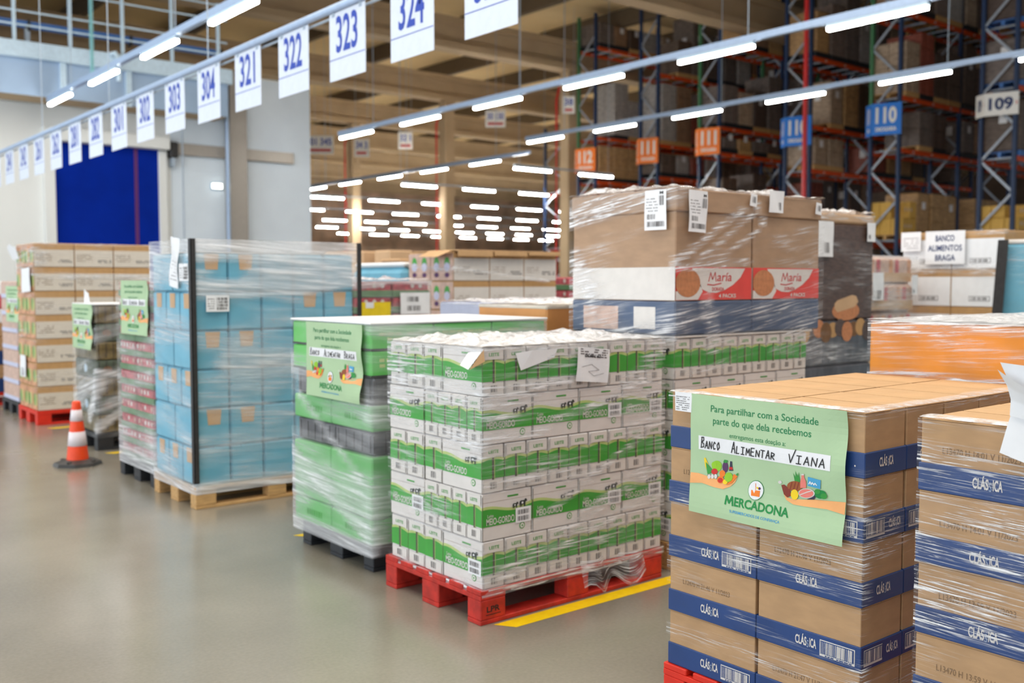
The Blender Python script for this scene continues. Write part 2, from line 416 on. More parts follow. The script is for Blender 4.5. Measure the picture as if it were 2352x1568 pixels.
# ------------------------------------------------------------------ pallets
_pm = {}
def pallet(label, x, y, mkey, lx=1.2, ly=0.8, h=0.16, stencil=None, group='pallets under the loads', plastic=False):
    key = (mkey, lx, ly, h)
    bx = ((0, .145), (lx/2-.07, lx/2+.07), (lx-.145, lx)); by = ((0, .1), (ly/2-.07, ly/2+.07), (ly-.1, ly))
    if key not in _pm:
        d = MB()
        nb = 6; wd = (ly-.03*(nb-1))/nb
        for i in range(nb): d.box((0, i*(wd+.03), h-.022), (lx, i*(wd+.03)+wd, h), mkey, .003)
        for a, b in bx: d.box((a, 0, h-.044), (b, ly, h-.0222), mkey, .002)
        if plastic: d.box((.004, .004, h-.04), (lx-.004, ly-.004, h-.003), mkey, .002)
        blk = {}
        for i in range(3):
            for j in range(3):
                q = MB(); q.box((bx[i][0], by[j][0], .0222), (bx[i][1], by[j][1], h-.0442), mkey, .004); blk[i, j] = q.mesh('block')
        run = []
        for j in range(3):
            q = MB(); q.box((0, by[j][0], 0), (lx, by[j][1], .022), mkey, .003); run.append(q.mesh('runner'))
        _pm[key] = (d.mesh('deck'), blk, run)
    deck, blk, run = _pm[key]
    t = empty('pallet', (x, y, 0)); tag(t, label, 'pallet', group)
    link('deck', deck, t)
    for k in blk:
        me = blk[k]
        if stencil and k == (0, 0):
            q = MB(); q.box((bx[0][0], by[0][0], .0222), (bx[0][1], by[0][1], h-.0442), mkey, .004)
            F = Face(*YM(0, 0, 0)); F.text(q, stencil, .035, .055, .11, .082, 'ink', bold=.02); F.rect(q, .03, .042, .115, .045, 'ink'); me = q.mesh('block')
        link('block', me, t)
    for r in run: link('runner', r, t)
    return t
ORD = ['first', 'second', 'third', 'fourth', 'fifth', 'sixth', 'seventh', 'eighth', 'ninth', 'tenth', 'eleventh', 'twelfth', 'thirteenth', 'fourteenth']
def tier(i, n):
    return 'top' if i == n-1 else 'bottom' if i == 0 else ORD[n-1-i]
# ================================================================== the hall
struct('floor', MB().box((-14, -10, -0.1), (82, 118, 0), 'floor'))
struct('ceiling', MB().box((-14, -10, 12.6), (82, 118, 12.8), 'ceiling'))
struct('wall_far', MB().box((-14, 90, 0), (82, 90.2, 12.6), 'hall_wall'))
struct('wall_right', MB().box((82, -10, 0), (82.2, 118, 12.6), 'rack_wall'))
k = 0
for i, Y in enumerate([4.5, 13.4, 22.3, 31.2, 40.0, 48.9, 57.8, 66.7, 75.6, 84.5]):
    b = MB(); b.box((-14, Y-.32, 11.25), (82, Y+.32, 11.5), 'concrete'); b.box((-14, Y-.14, 10.55), (82, Y+.14, 11.25), 'concrete'); b.box((-14, Y-.36, 10.3), (82, Y+.36, 10.55), 'concrete')
    k += 1; struct('beam_%d' % k, b)
for i in range(19):
    X = -10+i*4.4
    b = MB(); b.box((X-.12, -10, 11.9), (X+.12, 118, 12.6), 'joist'); struct('joist_%d' % (i+1), b)
for i, Y in enumerate([31.2, 40.0, 48.9, 57.8, 66.7]):
    b = MB(); b.box((28.25, Y-.28, 0), (28.8, Y+.28, 10.3), 'concrete', .03); b.tube([(28.2, Y+.42, 0), (28.2, Y+.42, 9.2), (28.5, Y+.4, 10.2)], .05, 'pipe_red', 6)
    struct('column_%d' % (i+1), b)

# partition wall with the blue roll-up door
WY = 25.5
struct('wall_back', MB().box((-14, WY, 0), (13.46, WY+.25, 7.05), 'wall_white'))
b = MB(); b.box((9.5, WY-.03, 0), (10.94, WY-.001, 6.95), 'wall_grey'); b.box((11.46, WY-.03, 0), (13.46, WY-.001, 7.0), 'wall_grey'); struct('trim_1', b)
b = MB(); b.box((10.96, WY-.34, 0), (11.44, WY-.04, 7.05), 'steel_column', .01); struct('column_6', b)
b = MB(); b.box((9.5, WY-.14, 4.80), (10.94, WY-.04, 5.10), 'steel_column', .01); b.box((11.46, WY-.14, 4.80), (12.9, WY-.04, 5.10), 'steel_column', .01); struct('trim_2', b)
d1 = empty('door_1', (6.65, WY, 0)); d1['kind'] = 'structure'
link('curtain', MB().box((.02, -.06, 0), (2.50, -.02, 4.95), 'door_blue').mesh('curtain'), d1)
link('warning_strip', MB().box((1.90, -.068, 0), (1.99, -.0605, 4.95), 'door_stripe').mesh('warning_strip'), d1)
fr = MB(); fr.box((-.23, -.16, 0), (.02, -.001, 5.2), 'wall_white', .01); fr.box((2.50, -.16, 0), (2.70, -.001, 4.86), 'wall_white', .01); fr.box((-.1, -.36, 4.88), (2.72, -.001, 5.2), 'wall_white', .02)
link('door_frame', fr.mesh('door_frame'), d1)
o = empty('door_motor', (9.40, WY-.2, 4.6)); tag(o, 'black motor box on the wall beside the blue roll-up door', 'motor')
link('housing', MB().box((0, -.1, .1), (.2, .169, .5), 'edge_black', .03).mesh('housing'), o); link('bracket', MB().box((.05, -.05, -.12), (.13, .169, .1), 'steel').mesh('bracket'), o)
o = empty('exit_light', (10.52, WY-.1, 3.97)); tag(o, 'small glowing oval emergency light on the grey wall panel', 'light')
link('lamp_body', MB().box((0, 0, 0), (.33, .069, .19), 'steel_pale', .03).mesh('lamp_body'), o)
link('lamp_lens', MB().box((.03, -.03, .03), (.30, -.001, .16), 'exit_lens', .01).mesh('lamp_lens'), o)
q = MB(); q.tube([(9.70, WY-.3, 1.6), (9.70, WY-.3, 5.6)], .02, 'steel', 6); q.tube([(10.85, WY-.42, 0), (10.85, WY-.42, 7.0)], .05, 'rail_blue', 8); o = link('conduit', q.mesh('conduit')); o['kind'] = 'structure'

# mezzanine walkway above the door: fascia, cladding, rail
MY = 24.2
b = MB(); b.box((-14, MY-.1, 6.50), (10.6, MY+.05, 6.86), 'steel_pale', .01); b.box((-14, MY+.05, 6.52), (10.6, WY, 6.66), 'steel'); struct('slab_mezzanine', b)
b = MB(); b.box((-14, MY+.02, 5.70), (10.5, MY+.06, 6.50), 'panel_blue')
for i in range(14): b.box((-11.0+i*1.46, MY-.04, 5.68), (-10.87+i*1.46, MY+.0199, 6.50), 'steel_pale')
b.box((-14, MY+.06, 5.70), (10.5, WY-.37, 5.74), 'concrete'); struct('fascia_mezzanine', b)
o = empty('guard_rail', (0, MY, 6.86)); tag(o, 'pale steel guard rail along the mezzanine walkway edge', 'railing')
for i in range(18): link('post', MB().box((-9.62+i*1.17-.035, -.035, 0), (-9.62+i*1.17+.035, .035, 1.6), 'steel_pale').mesh('post'), o)
for z in (.36, .66, 1.2, 1.56): link('rail', MB().bar((-13, 0, z), (10.5, 0, z), .035, .035, 'steel_pale').mesh('rail'), o)
q = MB()
for i in range(9): q.bar((-10+i*2.3, 25.0, 7.42), (-7.75+i*2.3, 25.0, 7.42), .1, .16, 'pipe_blue')
for i in range(9): q.bar((-7.75+i*2.3, 25.0, 7.40), (-7.7+i*2.3, 25.0, 7.40), .2, .24, 'edge_black')
q.box((-10, 24.95, 6.66), (-9.9, 25.05, 7.4), 'steel'); q.box((6, 24.95, 6.66), (6.1, 25.05, 7.4), 'steel')
o = link('water_pipe', q.mesh('water_pipe')); tag(o, 'long blue pipe running behind the mezzanine guard rail', 'pipe')
o = empty('hanging_chain', (7.05, 23.6, 12.6)); tag(o, 'pale teal chain hanging from the roof before the mezzanine', 'chain')
q = MB()
for i in range(105):
    z = -6.4+i*.0609; q.bar((-.035, 0, z), (.035, 0, z+.05), .09, .03, 'chain_teal'); q.bar((0, -.02, z+.03), (0, .02, z+.075), .05, .03, 'chain_teal')
link('chain_links', q.mesh('chain_links'), o)
q = MB(); q.tube([(7.75, 23.95, 6.2), (7.75, 23.95, 6.7), (7.70, 24.0, 6.85), (7.62, 24.09, 6.82)], .06, 'steel_pale', 8); o = link('downpipe', q.mesh('downpipe')); tag(o, 'pale bent pipe end beside the teal chain', 'pipe')

# ------------------------------------------------------------------ lamp rows
P = 3.0
def lamp(label, loc, along_y, L=1.6, mk='tube', wd=.075, group='tube lamps'):
    t = empty('tube_light', loc, math.pi/2 if along_y else 0); tag(t, label, 'light', group)
    link('housing', MB().box((-L/2-.02, -.045, .002), (L/2+.02, .045, .06), 'steel_pale', .01).mesh('housing') if ('h', L) not in _lm else _lm['h', L], t)
    if ('d', L, mk) not in _lm: _lm['d', L, mk] = MB().box((-L/2, -wd/2, -.05), (L/2, wd/2, 0), mk).mesh('diffuser')
    link('diffuser', _lm['d', L, mk], t); return t
_lm = {}
_lm['h', 1.6] = MB().box((-.82, -.045, .002), (.82, .045, .06), 'steel_pale', .01).mesh('housing')
def trunk(label, a, b):
    d = MB(); d.bar(a, b, .09, .11, 'rail_blue')
    A, B = Vector(a), Vector(b); n = int((B-A).length/6)
    o = link('lighting_rail', d.mesh('lighting_rail')); tag(o, label, 'lighting rail', 'lighting rails')
    for i in range(n+1):
        p = A.lerp(B, (i+.3)/(n+.6)); link('suspension_wire', MB().bar((p.x, p.y, p.z+.05), (p.x, p.y, 12.6), .012, .012, 'steel').mesh('suspension_wire'), o)
    return o
RA, RB, RC = 6.2, 13.6, 20.3
for X, z, nm, Ys in ((RA, 5.5, 'beside the mezzanine', [2.268*RA+(i-4)*3.0 for i in range(8)]),
                     (RB, 5.44, 'in front of the partition wall', [.602*RB+(i-3)*3.0 for i in range(9)]),
                     (RC, 5.92, 'before the tall racks', [.556*RC+(i-3)*3.0 for i in range(8)])):
    Ys = [y for y in Ys if y < 23.4+(X > 10)*1.2]
    trunk('long pale lighting rail hung from the roof ' + nm, (X, -9, z+.115), (X, Ys[-1]+.9, z+.115))
    for i, y in enumerate(Ys): lamp('tube lamp on the rail %s, %s from far end' % (nm, ORD[len(Ys)-1-i]), (X, y, z), True)
trunk('pale lighting rail far down the hall beyond the partition wall', (20.8, 24.6, 5.7), (20.8, 39.8, 5.7))
for i, r in enumerate((1.868, 1.73, 1.585, 1.441, 1.296)): lamp('lit tube lamp on the far short rail, %s from its far end' % ORD[i], (20.8, r*20.8, 5.585), True)
# unseen rows that light the place from behind the camera
for X in (-1.0,):
    for y in (-6, -3, 0, 3, 6, 9): lamp('lit tube lamp over the open aisle behind the viewer, %s along' % ORD[int(y/3)+2], (X, y, 7.5), True, group='tube lamps over the open aisle')
# far bays: rows of tubes that run across the hall
for j, Y in enumerate((26.1, 33.3, 40.6, 47.8, 55.2, 62.6, 69.8)):
    x0 = Y/1.86; x1 = Y/1.02; n0 = math.ceil((x0-.2)/3.0)
    xs = [i*3.0+(1.2, 1.4, 1.3, 1.2, .8, 1.3, 1.0)[j] for i in range(n0-1, int(x1/3.0)+1)]; xs = [q for q in xs if q > max(21.6, x0-.5) and q < (28.6 if j == 1 else 99)]
    q = MB(); q.bar((xs[0]-.82, Y, 5.47), (xs[-1]+.82, Y, 5.47), .06, .06, 'steel'); o = link('lighting_rail', q.mesh('lighting_rail')); tag(o, 'thin lighting rail across the far hall, %s row from the front' % ORD[j], 'lighting rail', 'lighting rails')
    for X in (xs[0]-.6, xs[-1]+.6): link('suspension_wire', MB().bar((X, Y, 5.5), (X, Y, 12.6), .012, .012, 'steel').mesh('suspension_wire'), o)
    for i, X in enumerate(xs):
        lamp('lit tube lamp across the far hall, %s row from the front, %s along' % (ORD[j], ORD[i]), (X, Y, 5.38), False, mk='far_tube', wd=.09, group='tube lamps in the far hall')

# ------------------------------------------------------------------ numbered cards on their rail
XR = 4.3; ZR = 1.55+.535*XR
q = MB(); q.tube([(XR, -3, ZR+.03), (XR, 21.5, ZR+.03)], .035, 'rail_blue', 10); q.tube([(XR+.05, -3, ZR-.02), (XR+.05, 21.5, ZR-.02)], .012, 'steel', 6)
o = link('sign_rail', q.mesh('sign_rail')); tag(o, 'long pale blue rail carrying the numbered white cards', 'rail')
for i in range(7): link('suspension_wire', MB().bar((XR, .5+i*3.3, ZR+.06), (XR, .5+i*3.3, 12.6), .01, .01, 'steel').mesh('suspension_wire'), o)
cards = ['325', '324', '323', '322', '321', '304', '303', '302', '301', '282', '281', '262', '261', '242', '241', '222']
for i, s in enumerate(cards):
    yc = XR*(1.2805+.2275*i); wd, ht = .59, .57
    b = MB(); b.box((-.003, -wd/2, -ht), (.003, wd/2, 0), 'card_white')
    F = Face(*XM(-.003, wd/2, -ht), lift=.002)
    F.text(b, s, .115, .225, wd-.12, ht-.035, 'card_blue', bold=.018); F.rect(b, 0, .175, wd, .181, 'card_blue')
    o = link('number_card', b.mesh('number_card'), None, (XR, yc, ZR-.012))
    tag(o, 'white card printed %s hanging from the pale rail, %s card counted from the printed 325' % (s, ORD[i] if i < 14 else ('fifteenth', 'sixteenth')[i-14]), 'sign', 'numbered cards on the rail')
    for s2 in (-1, 1): link('clip', MB().box((-.008, s2*wd*.38-.02, -.03), (.008, s2*wd*.38+.02, .006), 'steel').mesh('clip'), o)

# ------------------------------------------------------------------ pallet racks
XK = 28.0
rackY = [(32.1, 33.65), (29.0, 30.1), (25.65, 26.65), (22.75, 23.75), (19.05, 20.1), (15.95, 17.0), (12.55, 13.6)]
rname = ['with the lone blue post beside the pale column', 'under the orange 112 sign', 'under the farther orange 111 sign', 'under the nearer orange 111 sign', 'under the farther blue 110 sign', 'under the nearer blue 110 sign', 'under the white 109 sign']
rname = [q.replace('nearer', 'taller').replace('farther', 'shorter') for q in rname]
levels = [[3.05, 5.5], [5.6, 7.35, 10.9], [5.5, 6.7, 9.3], [3.9, 6.1, 7.0, 9.9], [2.9, 5.2, 6.6, 8.8], [2.83, 5.55, 7.1, 9.6], [2.83, 5.0, 6.9, 8.6]]
BAY, NB = 3.6, 3
def frame_parts(root, X, y0, y1, top, green):
    u = empty('upright_frame', (X, 0, 0)); u.parent = root
    for j, y in enumerate((y0+.06, y1-.06)):
        b = MB()
        gm = 'rack_green' if (green and j == 1) else 'rack_navy'
        b.box((-.06, y-.05, 0), (.06, y+.05, 6.6), 'rack_navy', .008); b.box((-.06, y-.05, 6.6), (.06, y+.05, top), gm, .008)
        link('post', b.mesh('post'), u)
    d = MB(); z = .35; s = 0
    while z < top-1:
        a, c = (y0+.1, y1-.1) if s == 0 else (y1-.1, y0+.1)
        d.bar((0, a, z), (0, c, z+.86), .03, .07, 'rack_brace'); z += .92; s ^= 1
    link('bracing', d.mesh('bracing'), u)
rr = random.Random(21)
for k, (y0, y1) in enumerate(rackY):
    XK = 29.3 if k == 0 else 28.0
    top = 8.3 if k == 0 else 10.15 if k == 6 else 12.2
    root = empty('pallet_rack', (0, 0, 0)); tag(root, 'tall navy and orange pallet rack ' + rname[k], 'rack', 'pallet racks')
    for i in range(NB+1 if k else 1): frame_parts(root, XK+i*BAY, y0, y1, top, k in (1, 3, 5))
    cbm = MB().box((0, y0+.06, -.05), (.08, y1-.06, -.005), 'rack_brace').mesh('cross_bar')
    for z in levels[k]:
        for i in range(NB if k else 2):
            for y in (y0+.03, y1-.03):
                b = MB(); b.box((XK+.07+i*BAY, y-.03, z-.14), (XK+BAY-.07+i*BAY, y+.03, z), 'rack_orange', .006)
                for q in (.7, 1.8, 2.9): b.box((XK+i*BAY+q, y-.034, z-.1), (XK+i*BAY+q+.09, y+.034, z-.05), 'offwhite')
                link('beam', b.mesh('beam'), root)
        for i in range(NB if k else 2):
            for q in (.2, .95, 1.75, 2.55, 3.2): link('cross_bar', cbm, root, (XK+i*BAY+q, 0, z))
    if k == 0: continue
    # loads on the beams
    for li, z in enumerate(levels[k]):
        nz = levels[k][li+1] if li+1 < len(levels[k]) else (10.1 if k == 6 else 12.2)
        for i in range(NB):
            for sl in range(4):
                skip = rr.random() < (.15 if z > 4 else .45)
                hh = min(nz-z-.35, rr.uniform(1.3, 2.6)); ck = rr.randrange(10)
                if k == 1 and i == 0 and li < 2: skip = sl in (0, 3) and li == 1; ck = 6 if li == 0 else 4
                if k == 6 and li == 0 and i == 0: skip = sl > 1; ck = 'y'; hh = .85
                if k == 5 and li == 0: skip = False if i == 0 else skip; ck = 'y' if sl < 1 else 6; hh = 1.15 if sl < 1 else 1.45
                if skip or (k > 3 and i > 1 and rr.random() < .5): continue
                x0 = XK+.12+i*BAY+sl*.85; ln = .8
                mk = 'load_yellow' if ck == 'y' else 'load_%d' % ck
                b = MB(); cy0, cy1 = y0-.05, y1+.05; r2 = rr.random()
                if r2 < .55 or ck == 'y':
                    tz = .15; ny = rr.choice((2, 3)); nh = max(2, int(hh/.4))
                    for a in range(nh):
                        for c in range(ny):
                            for e in (0, 1):
                                if a == nh-1 and c == 0 and ck == 'y' and e == 0: continue
                                b.box((e*.4+.005, c*(cy1-cy0)/ny+.006, tz+a*(hh-.15)/nh), (e*.4+.395, (c+1)*(cy1-cy0)/ny-.006, tz+(a+1)*(hh-.15)/nh-.008), mk, .012)
                    if ck == 'y':
                        F = Face(*YM(0, 0.005, .15))
                        for a in range(nh):
                            for e in range(3): F.ell(b, .15+e*.17, (a+.5)*(hh-.15)/nh, .03, .07, 'offwhite', seg=8)
                else:
                    b.box((.02, .03, .15), (.78, cy1-cy0-.03, hh), mk, .05); F = Face(*YM(.02, .03, .15)); F.rect(b, .3, hh*.55, .5, hh*.55+.22, 'paper')
                    F = Face(*XM(.02, cy1-cy0-.03, .15)); F.rect(b, .5, hh*.5, .72, hh*.5+.28, 'paper')
                tp = 'cartons' if (r2 < .55 or ck == 'y') else 'wrapped load'
                cn = {'y': 'yellow', 0: 'brown', 1: 'mauve grey', 2: 'tan', 3: 'umber', 4: 'pale grey', 5: 'dark brown', 6: 'golden tan', 7: 'grey brown', 8: 'rust', 9: 'dark taupe'}[ck]
                o = link('pallet_load', b.mesh('pallet_load'), None, (x0, cy0, z+.002))
                tag(o, '%s %s, %s beam level, %s slot, rack %s' % (cn, tp, ORD[li], ORD[i*4+sl], rname[k]), 'pallet load', 'loads stored on the racks')
                pb = MB(); pk = 'pallet_wood' if rr.random() < .5 else ('pipe_blue' if k == 6 else 'pallet_black')
                for c in range(3): pb.box((0, c*(cy1-cy0-.1)/2, 0), (.8, c*(cy1-cy0-.1)/2+.1, .12), pk)
                pb.box((0, 0, .12), (.8, cy1-cy0, .148), pk); link('pallet', pb.mesh('pallet'), o)
# signs at the rack ends
XK = 28.0
def rack_sign(k, txt, sub, mk, tk, z0, ht, words):
    y0, y1 = rackY[k]; wd = y1-y0+.12
    b = MB()
    th = .02
    # two leaves, folded outwards
    A = (XK-.10, y1+.06); Bq = (XK-.34, y1-.30); Cq = (XK-.10, y0-.06)
    for (p, q) in ((A, Bq), (Bq, Cq)):
        vs = [(p[0], p[1], z0), (q[0], q[1], z0), (q[0], q[1], z0+ht), (p[0], p[1], z0+ht), (p[0]+th, p[1], z0), (q[0]+th, q[1], z0), (q[0]+th, q[1], z0+ht), (p[0]+th, p[1], z0+ht)]
        b.add(vs, [(0, 1, 2, 3), (5, 4, 7, 6), (1, 0, 4, 5), (2, 1, 5, 6), (3, 2, 6, 7), (0, 3, 7, 4)], mk)
        u = Vector((q[0]-p[0], q[1]-p[1], 0)); L = u.length; u.normalize()
        F = Face((p[0], p[1], z0), u, (0, 0, 1), lift=.006)
        big = L > .6
        m0 = L*(.12 if big else .25)
        F.text(b, txt, m0, ht*(.36 if sub else .22), L-m0*1.3, ht*.88 if sub else ht*.78, tk, bold=.04)
        if sub: F.text(b, sub, m0, ht*.12, L-m0*1.3, ht*.25, tk, bold=.04)
        else: F.poly(b, [(L*.93, ht*.4), (L*.97, ht*.5), (L*.93, ht*.62)], 'f_red')
    br = MB(); br.bar((XK-.12, y0+.05, z0+ht*.5), (XK-.06, y0+.05, z0+ht*.5), .05, .05, 'steel'); br.bar((XK-.12, y1-.05, z0+ht*.5), (XK-.06, y1-.05, z0+ht*.5), .05, .05, 'steel')
    o = link('rack_sign', b.mesh('rack_sign')); tag(o, words, 'sign', 'signs on the rack ends'); link('bracket', br.mesh('bracket'), o)
rack_sign(1, '112', 'DROGARIA', 'sign_orange', 'sign_white', 5.95, .95, 'orange rack-end sign reading 112, beside the pale concrete column')
rack_sign(2, '111', 'DROGARIA', 'sign_orange', 'sign_white', 5.98, .95, 'orange rack-end sign reading 111, between two other orange signs')
rack_sign(3, '111', 'DROGARIA', 'sign_orange', 'sign_white', 6.02, .95, 'orange rack-end sign reading 111, next to a blue 110 sign')
rack_sign(4, '110', 'DROGARIA', 'sign_blue', 'sign_white', 5.95, .95, 'blue rack-end sign reading 110, partly behind the red pipe')
rack_sign(5, '110', 'DROGARIA', 'sign_blue', 'sign_white', 5.95, .95, 'blue rack-end sign reading 110, next to the white 109 sign')
rack_sign(6, '109', '', 'sign_white', 'navy_print', 6.1, .62, 'white folded rack-end sign reading 109')
q = MB(); q.tube([(27.2, 18.75, 0), (27.2, 18.75, 12.6)], .075, 'pipe_red', 10); q.lathe([(.11, 2.5), (.11, 2.6)], 'sign_white', 12, (27.2, 18.75))
o = link('sprinkler_pipe', q.mesh('sprinkler_pipe')); tag(o, 'upright red sprinkler pipe in front of a rack', 'pipe')
# small hanging row signs far down the hall
for i, (X, Y, s, wd) in enumerate(((27.6, 30.2, '38', .5), (26.5, 33.6, '30 130', .85), (22.6, 34.6, '32 1', .6), (20.6, 34.7, '34 3', .6), (18.5, 34.3, '301 345', 1.1))):
    z = (8.35, 8.1, 6.95, 6.5, 6.4)[i]
    b = MB(); b.box((-wd/2, -.01, 0), (wd/2, .01, .7), 'sign_white'); F = Face(*YM(-wd/2, -.01, 0), lift=.005)
    F.text(b, s, .08, .34, wd-.08, .60, 'card_blue', bold=.02); F.rect(b, .1, .10, wd-.1, .2, 'maria_text')
    o = link('hanging_sign', b.mesh('hanging_sign'), None, (X, Y, z), math.radians(-38)); tag(o, 'small white row sign hanging far down the hall, %s of five' % ORD[i], 'sign', 'row signs hanging far down the hall')
    for s2 in (-1, 1): link('suspension_wire', MB().bar((s2*wd*.4, 0, .7), (s2*wd*.4, 0, 12.6-z), .012, .012, 'steel').mesh('suspension_wire'), o)
# far stock
r3 = random.Random(5)
for i in range(26):
    X = 38+i*1.5; b = MB(); hh = r3.uniform(1.8, 4.6); n = int(hh/.6)
    for a in range(n):
        for c in range(2): b.box((c*.65, 0, a*.6), (c*.65+.62, 1.1, a*.6+.57), 'load_%d' % r3.randrange(10), .02)
    o = link('pallet_load', b.mesh('pallet_load'), None, (X, 82.5+.6*(i % 2), 0)); tag(o, 'distant tower of mixed boxes, %s in the %s line' % (ORD[i//2], 'front' if i % 2 == 0 else 'rear'), 'pallet load', 'distant towers of boxes')
# ================================================================== posters
STROKE = {'B': [[(0, 0), (.05, 1)], [(-.05, .95), (.4, 1), (.48, .75), (.1, .52), (.52, .38), (.5, .1), (-.05, .02)]],
 'A': [[(0, 0), (.3, 1), (.56, 0)], [(.08, .36), (.5, .38)]], 'N': [[(0, 0), (.04, 1), (.5, .05), (.56, 1)]],
 'C': [[(.5, .8), (.25, 1), (.02, .5), (.2, .03), (.5, .15)]], 'O': [[(.3, 1), (.02, .6), (.2, .02), (.52, .4), (.3, 1)]],
 'L': [[(.05, 1), (0, 0), (.45, .04)]], 'I': [[(.25, 0), (.25, 1)], [(0, 1), (.5, 1)], [(0, 0), (.5, 0)]],
 'M': [[(0, 0), (.06, 1), (.3, .35), (.52, 1), (.6, 0)]], 'E': [[(.5, 1), (0, .97), (0, .02), (.5, 0)], [(0, .5), (.4, .52)]],
 'T': [[(-.05, 1), (.55, .97)], [(.25, .97), (.22, 0)]], 'R': [[(0, 0), (.03, 1), (.48, .85), (.4, .55), (.05, .5), (.5, 0)]],
 'V': [[(-.05, .7), (.18, 0), (.62, 1.15)]], 'G': [[(.5, .85), (.2, 1), (0, .5), (.2, 0), (.5, .15), (.5, .45), (.3, .45)]]}
def handwriting(F, mb, words, h, wd, rise):
    for txt, a0, a1, b0 in words:
        st = (a1-a0)/len(txt); r = random.Random(len(txt))
        for i, ch in enumerate(txt):
            hh = h*(1.25 if i == 0 else r.uniform(.72, .92)); ww = st*1.25
            for pl in STROKE[ch]:
                pts = []
                for (p, q), (p2, q2) in zip(pl, pl[1:]): pts += [(p, q), ((p+p2)/2, (q+q2)/2)]
                pts.append(pl[-1])
                F.line(mb, [(a0+st*i+p*ww+q*hh*.08, b0+rise*i+q*hh) for p, q in pts], wd, 'ink', 6)
PW, PH = .615, .415
def zuv(x, y):
    t = 165+(x-135)*.118; b = 1185+(x-100)*.241; v = (y-t)/(b-t); l = 135-35*v; r = 1490-20*v
    return ((x-l)/(r-l)*PW, (1-v)*PH)
def poster(label, X, yfar, ztop, words, curl, tilt=0.0):
    bend = lambda a, b: .0035+.0032*(1+math.sin(b*24+a*5+tilt*9))*(.35+1.3*a)+curl*sm(.12, 0, b)*(.4+a)+.004*math.sin(b*31)*sm(.10, 0, PW-a)
    o0 = empty('poster', (X, yfar, ztop-PH)); mb = MB()
    F = Face((0, 0, 0), (0, -1, 0), (0, 0, 1), .0005, bend)
    G = Face((0, 0, 0), (0, -1, 0), (0, 0, 1), 0.0, bend)
    G.rect(mb, 0, 0, PW, PH, 'poster_green', 0, 26, 22)
    T = lambda s, u0, u1, v0, v1, m, **k: F.text(mb, s, u0*PW, (1-v1)*PH, u1*PW, (1-v0)*PH, m, 2, **k)
    T('Para partilhar com a Sociedade', .145, .835, .078, .152, 'text_green', bold=.006)
    T('parte do que dela recebemos', .163, .795, .176, .25, 'text_green', bold=.006)
    T('entregamos esta doação a:', .28, .645, .29, .338, 'text_green')
    F.rect(mb, .06*PW, (1-.462)*PH, .915*PW, (1-.345)*PH, 'paper', 2, 16, 3)
    handwriting(F, mb, [(t, a*PW, b*PW, (1-.445)*PH) for t, a, b, _ in words], .030, .0034, 0)
    E = lambda x, y, rx, ry, m, k=4: F.poly(mb, [zuv(x+rx*math.cos(t*.3307), y+ry*math.sin(t*.3307)) for t in range(19)][::-1], m, k)
    Q = lambda pts, m, k=4: F.poly(mb, [zuv(*p) for p in pts][::-1], m, k)
    # hand with vegetables
    Q([(118, 850), (200, 862), (290, 892), (380, 925), (440, 945), (440, 1010), (350, 990), (230, 948), (110, 942)], 'arm', 3)
    Q([(430, 935), (480, 968), (540, 935), (572, 905), (545, 955), (500, 990), (430, 1010)], 'arm', 3)
    Q([(252, 732), (268, 728), (318, 850), (292, 868), (262, 800)], 'f_yellow'); Q([(270, 765), (330, 832), (318, 868), (286, 872), (276, 820)], 'f_green', 5)
    E(376, 806, 48, 48, 'f_lime'); E(352, 792, 26, 26, 'f_lime', 5); E(458, 815, 27, 48, 'f_purple', 5); Q([(440, 772), (452, 750), (478, 756), (486, 772), (462, 782)], 'f_green', 6)
    Q([(505, 765), (523, 768), (522, 800), (530, 850), (492, 850), (500, 805)], 'f_dark', 4); Q([(496, 815), (526, 818), (528, 842), (493, 838)], 'f_red', 5)
    E(355, 852, 30, 26, 'f_red', 6); Q([(290, 872), (390, 895), (382, 912), (284, 892)], 'ink_soft', 6)
    for x in (303, 335, 367): E(x, 895, 15, 20, 'offwhite', 7)
    E(430, 872, 28, 30, 'f_orange', 6); E(412, 925, 32, 32, 'f_orange', 7); E(412, 930, 24, 22, 'f_red', 8); E(490, 905, 38, 42, 'f_lime', 8); E(458, 945, 24, 22, 'f_yellow', 7)
    Q([(540, 878), (572, 900), (520, 958), (468, 975), (500, 935)], 'f_orange', 6); Q([(560, 880), (580, 868), (578, 892), (566, 896)], 'f_green', 7)
    # hand with groceries
    Q([(975, 1055), (1000, 1085), (1040, 1100), (1130, 1108), (1240, 1108), (1476, 1128), (1470, 1238), (1330, 1192), (1150, 1168), (1060, 1152), (1000, 1112)], 'arm', 3)
    Q([(960, 980), (985, 975), (1035, 1020), (1040, 1075), (1010, 1090), (980, 1060)], 'f_dkred', 5); E(950, 955, 16, 14, 'offwhite', 5)
    E(1075, 990, 66, 46, 'f_brown', 5)
    for dx in (-22, 8, 36): F.line(mb, [zuv(1075+dx, 955), zuv(1055+dx, 1020)], .003, 'f_dkred', 6)
    for dx, dy in ((-26, 870), (-8, 850), (8, 872), (22, 862)): Q([(1092+dx, dy), (1112+dx*.4, 955), (1088+dx*.4, 955)], 'f_green', 4)
    Q([(1135, 885), (1158, 885), (1158, 910), (1172, 950), (1170, 1005), (1122, 1005), (1124, 950), (1136, 912)], 'f_pink', 6); Q([(1135, 880), (1158, 880), (1158, 892), (1135, 892)], 'offwhite', 7)
    Q([(1188, 905), (1290, 934), (1284, 1012), (1182, 985)], 'f_blue', 5); Q([(1275, 930), (1292, 934), (1286, 1012), (1270, 1008)], 'text_blue', 6)
    F.line(mb, [zuv(1196, 968), zuv(1206, 948), zuv(1214, 972), zuv(1224, 956), zuv(1236, 976), zuv(1246, 962), zuv(1258, 980)], .0035, 'paper', 7)
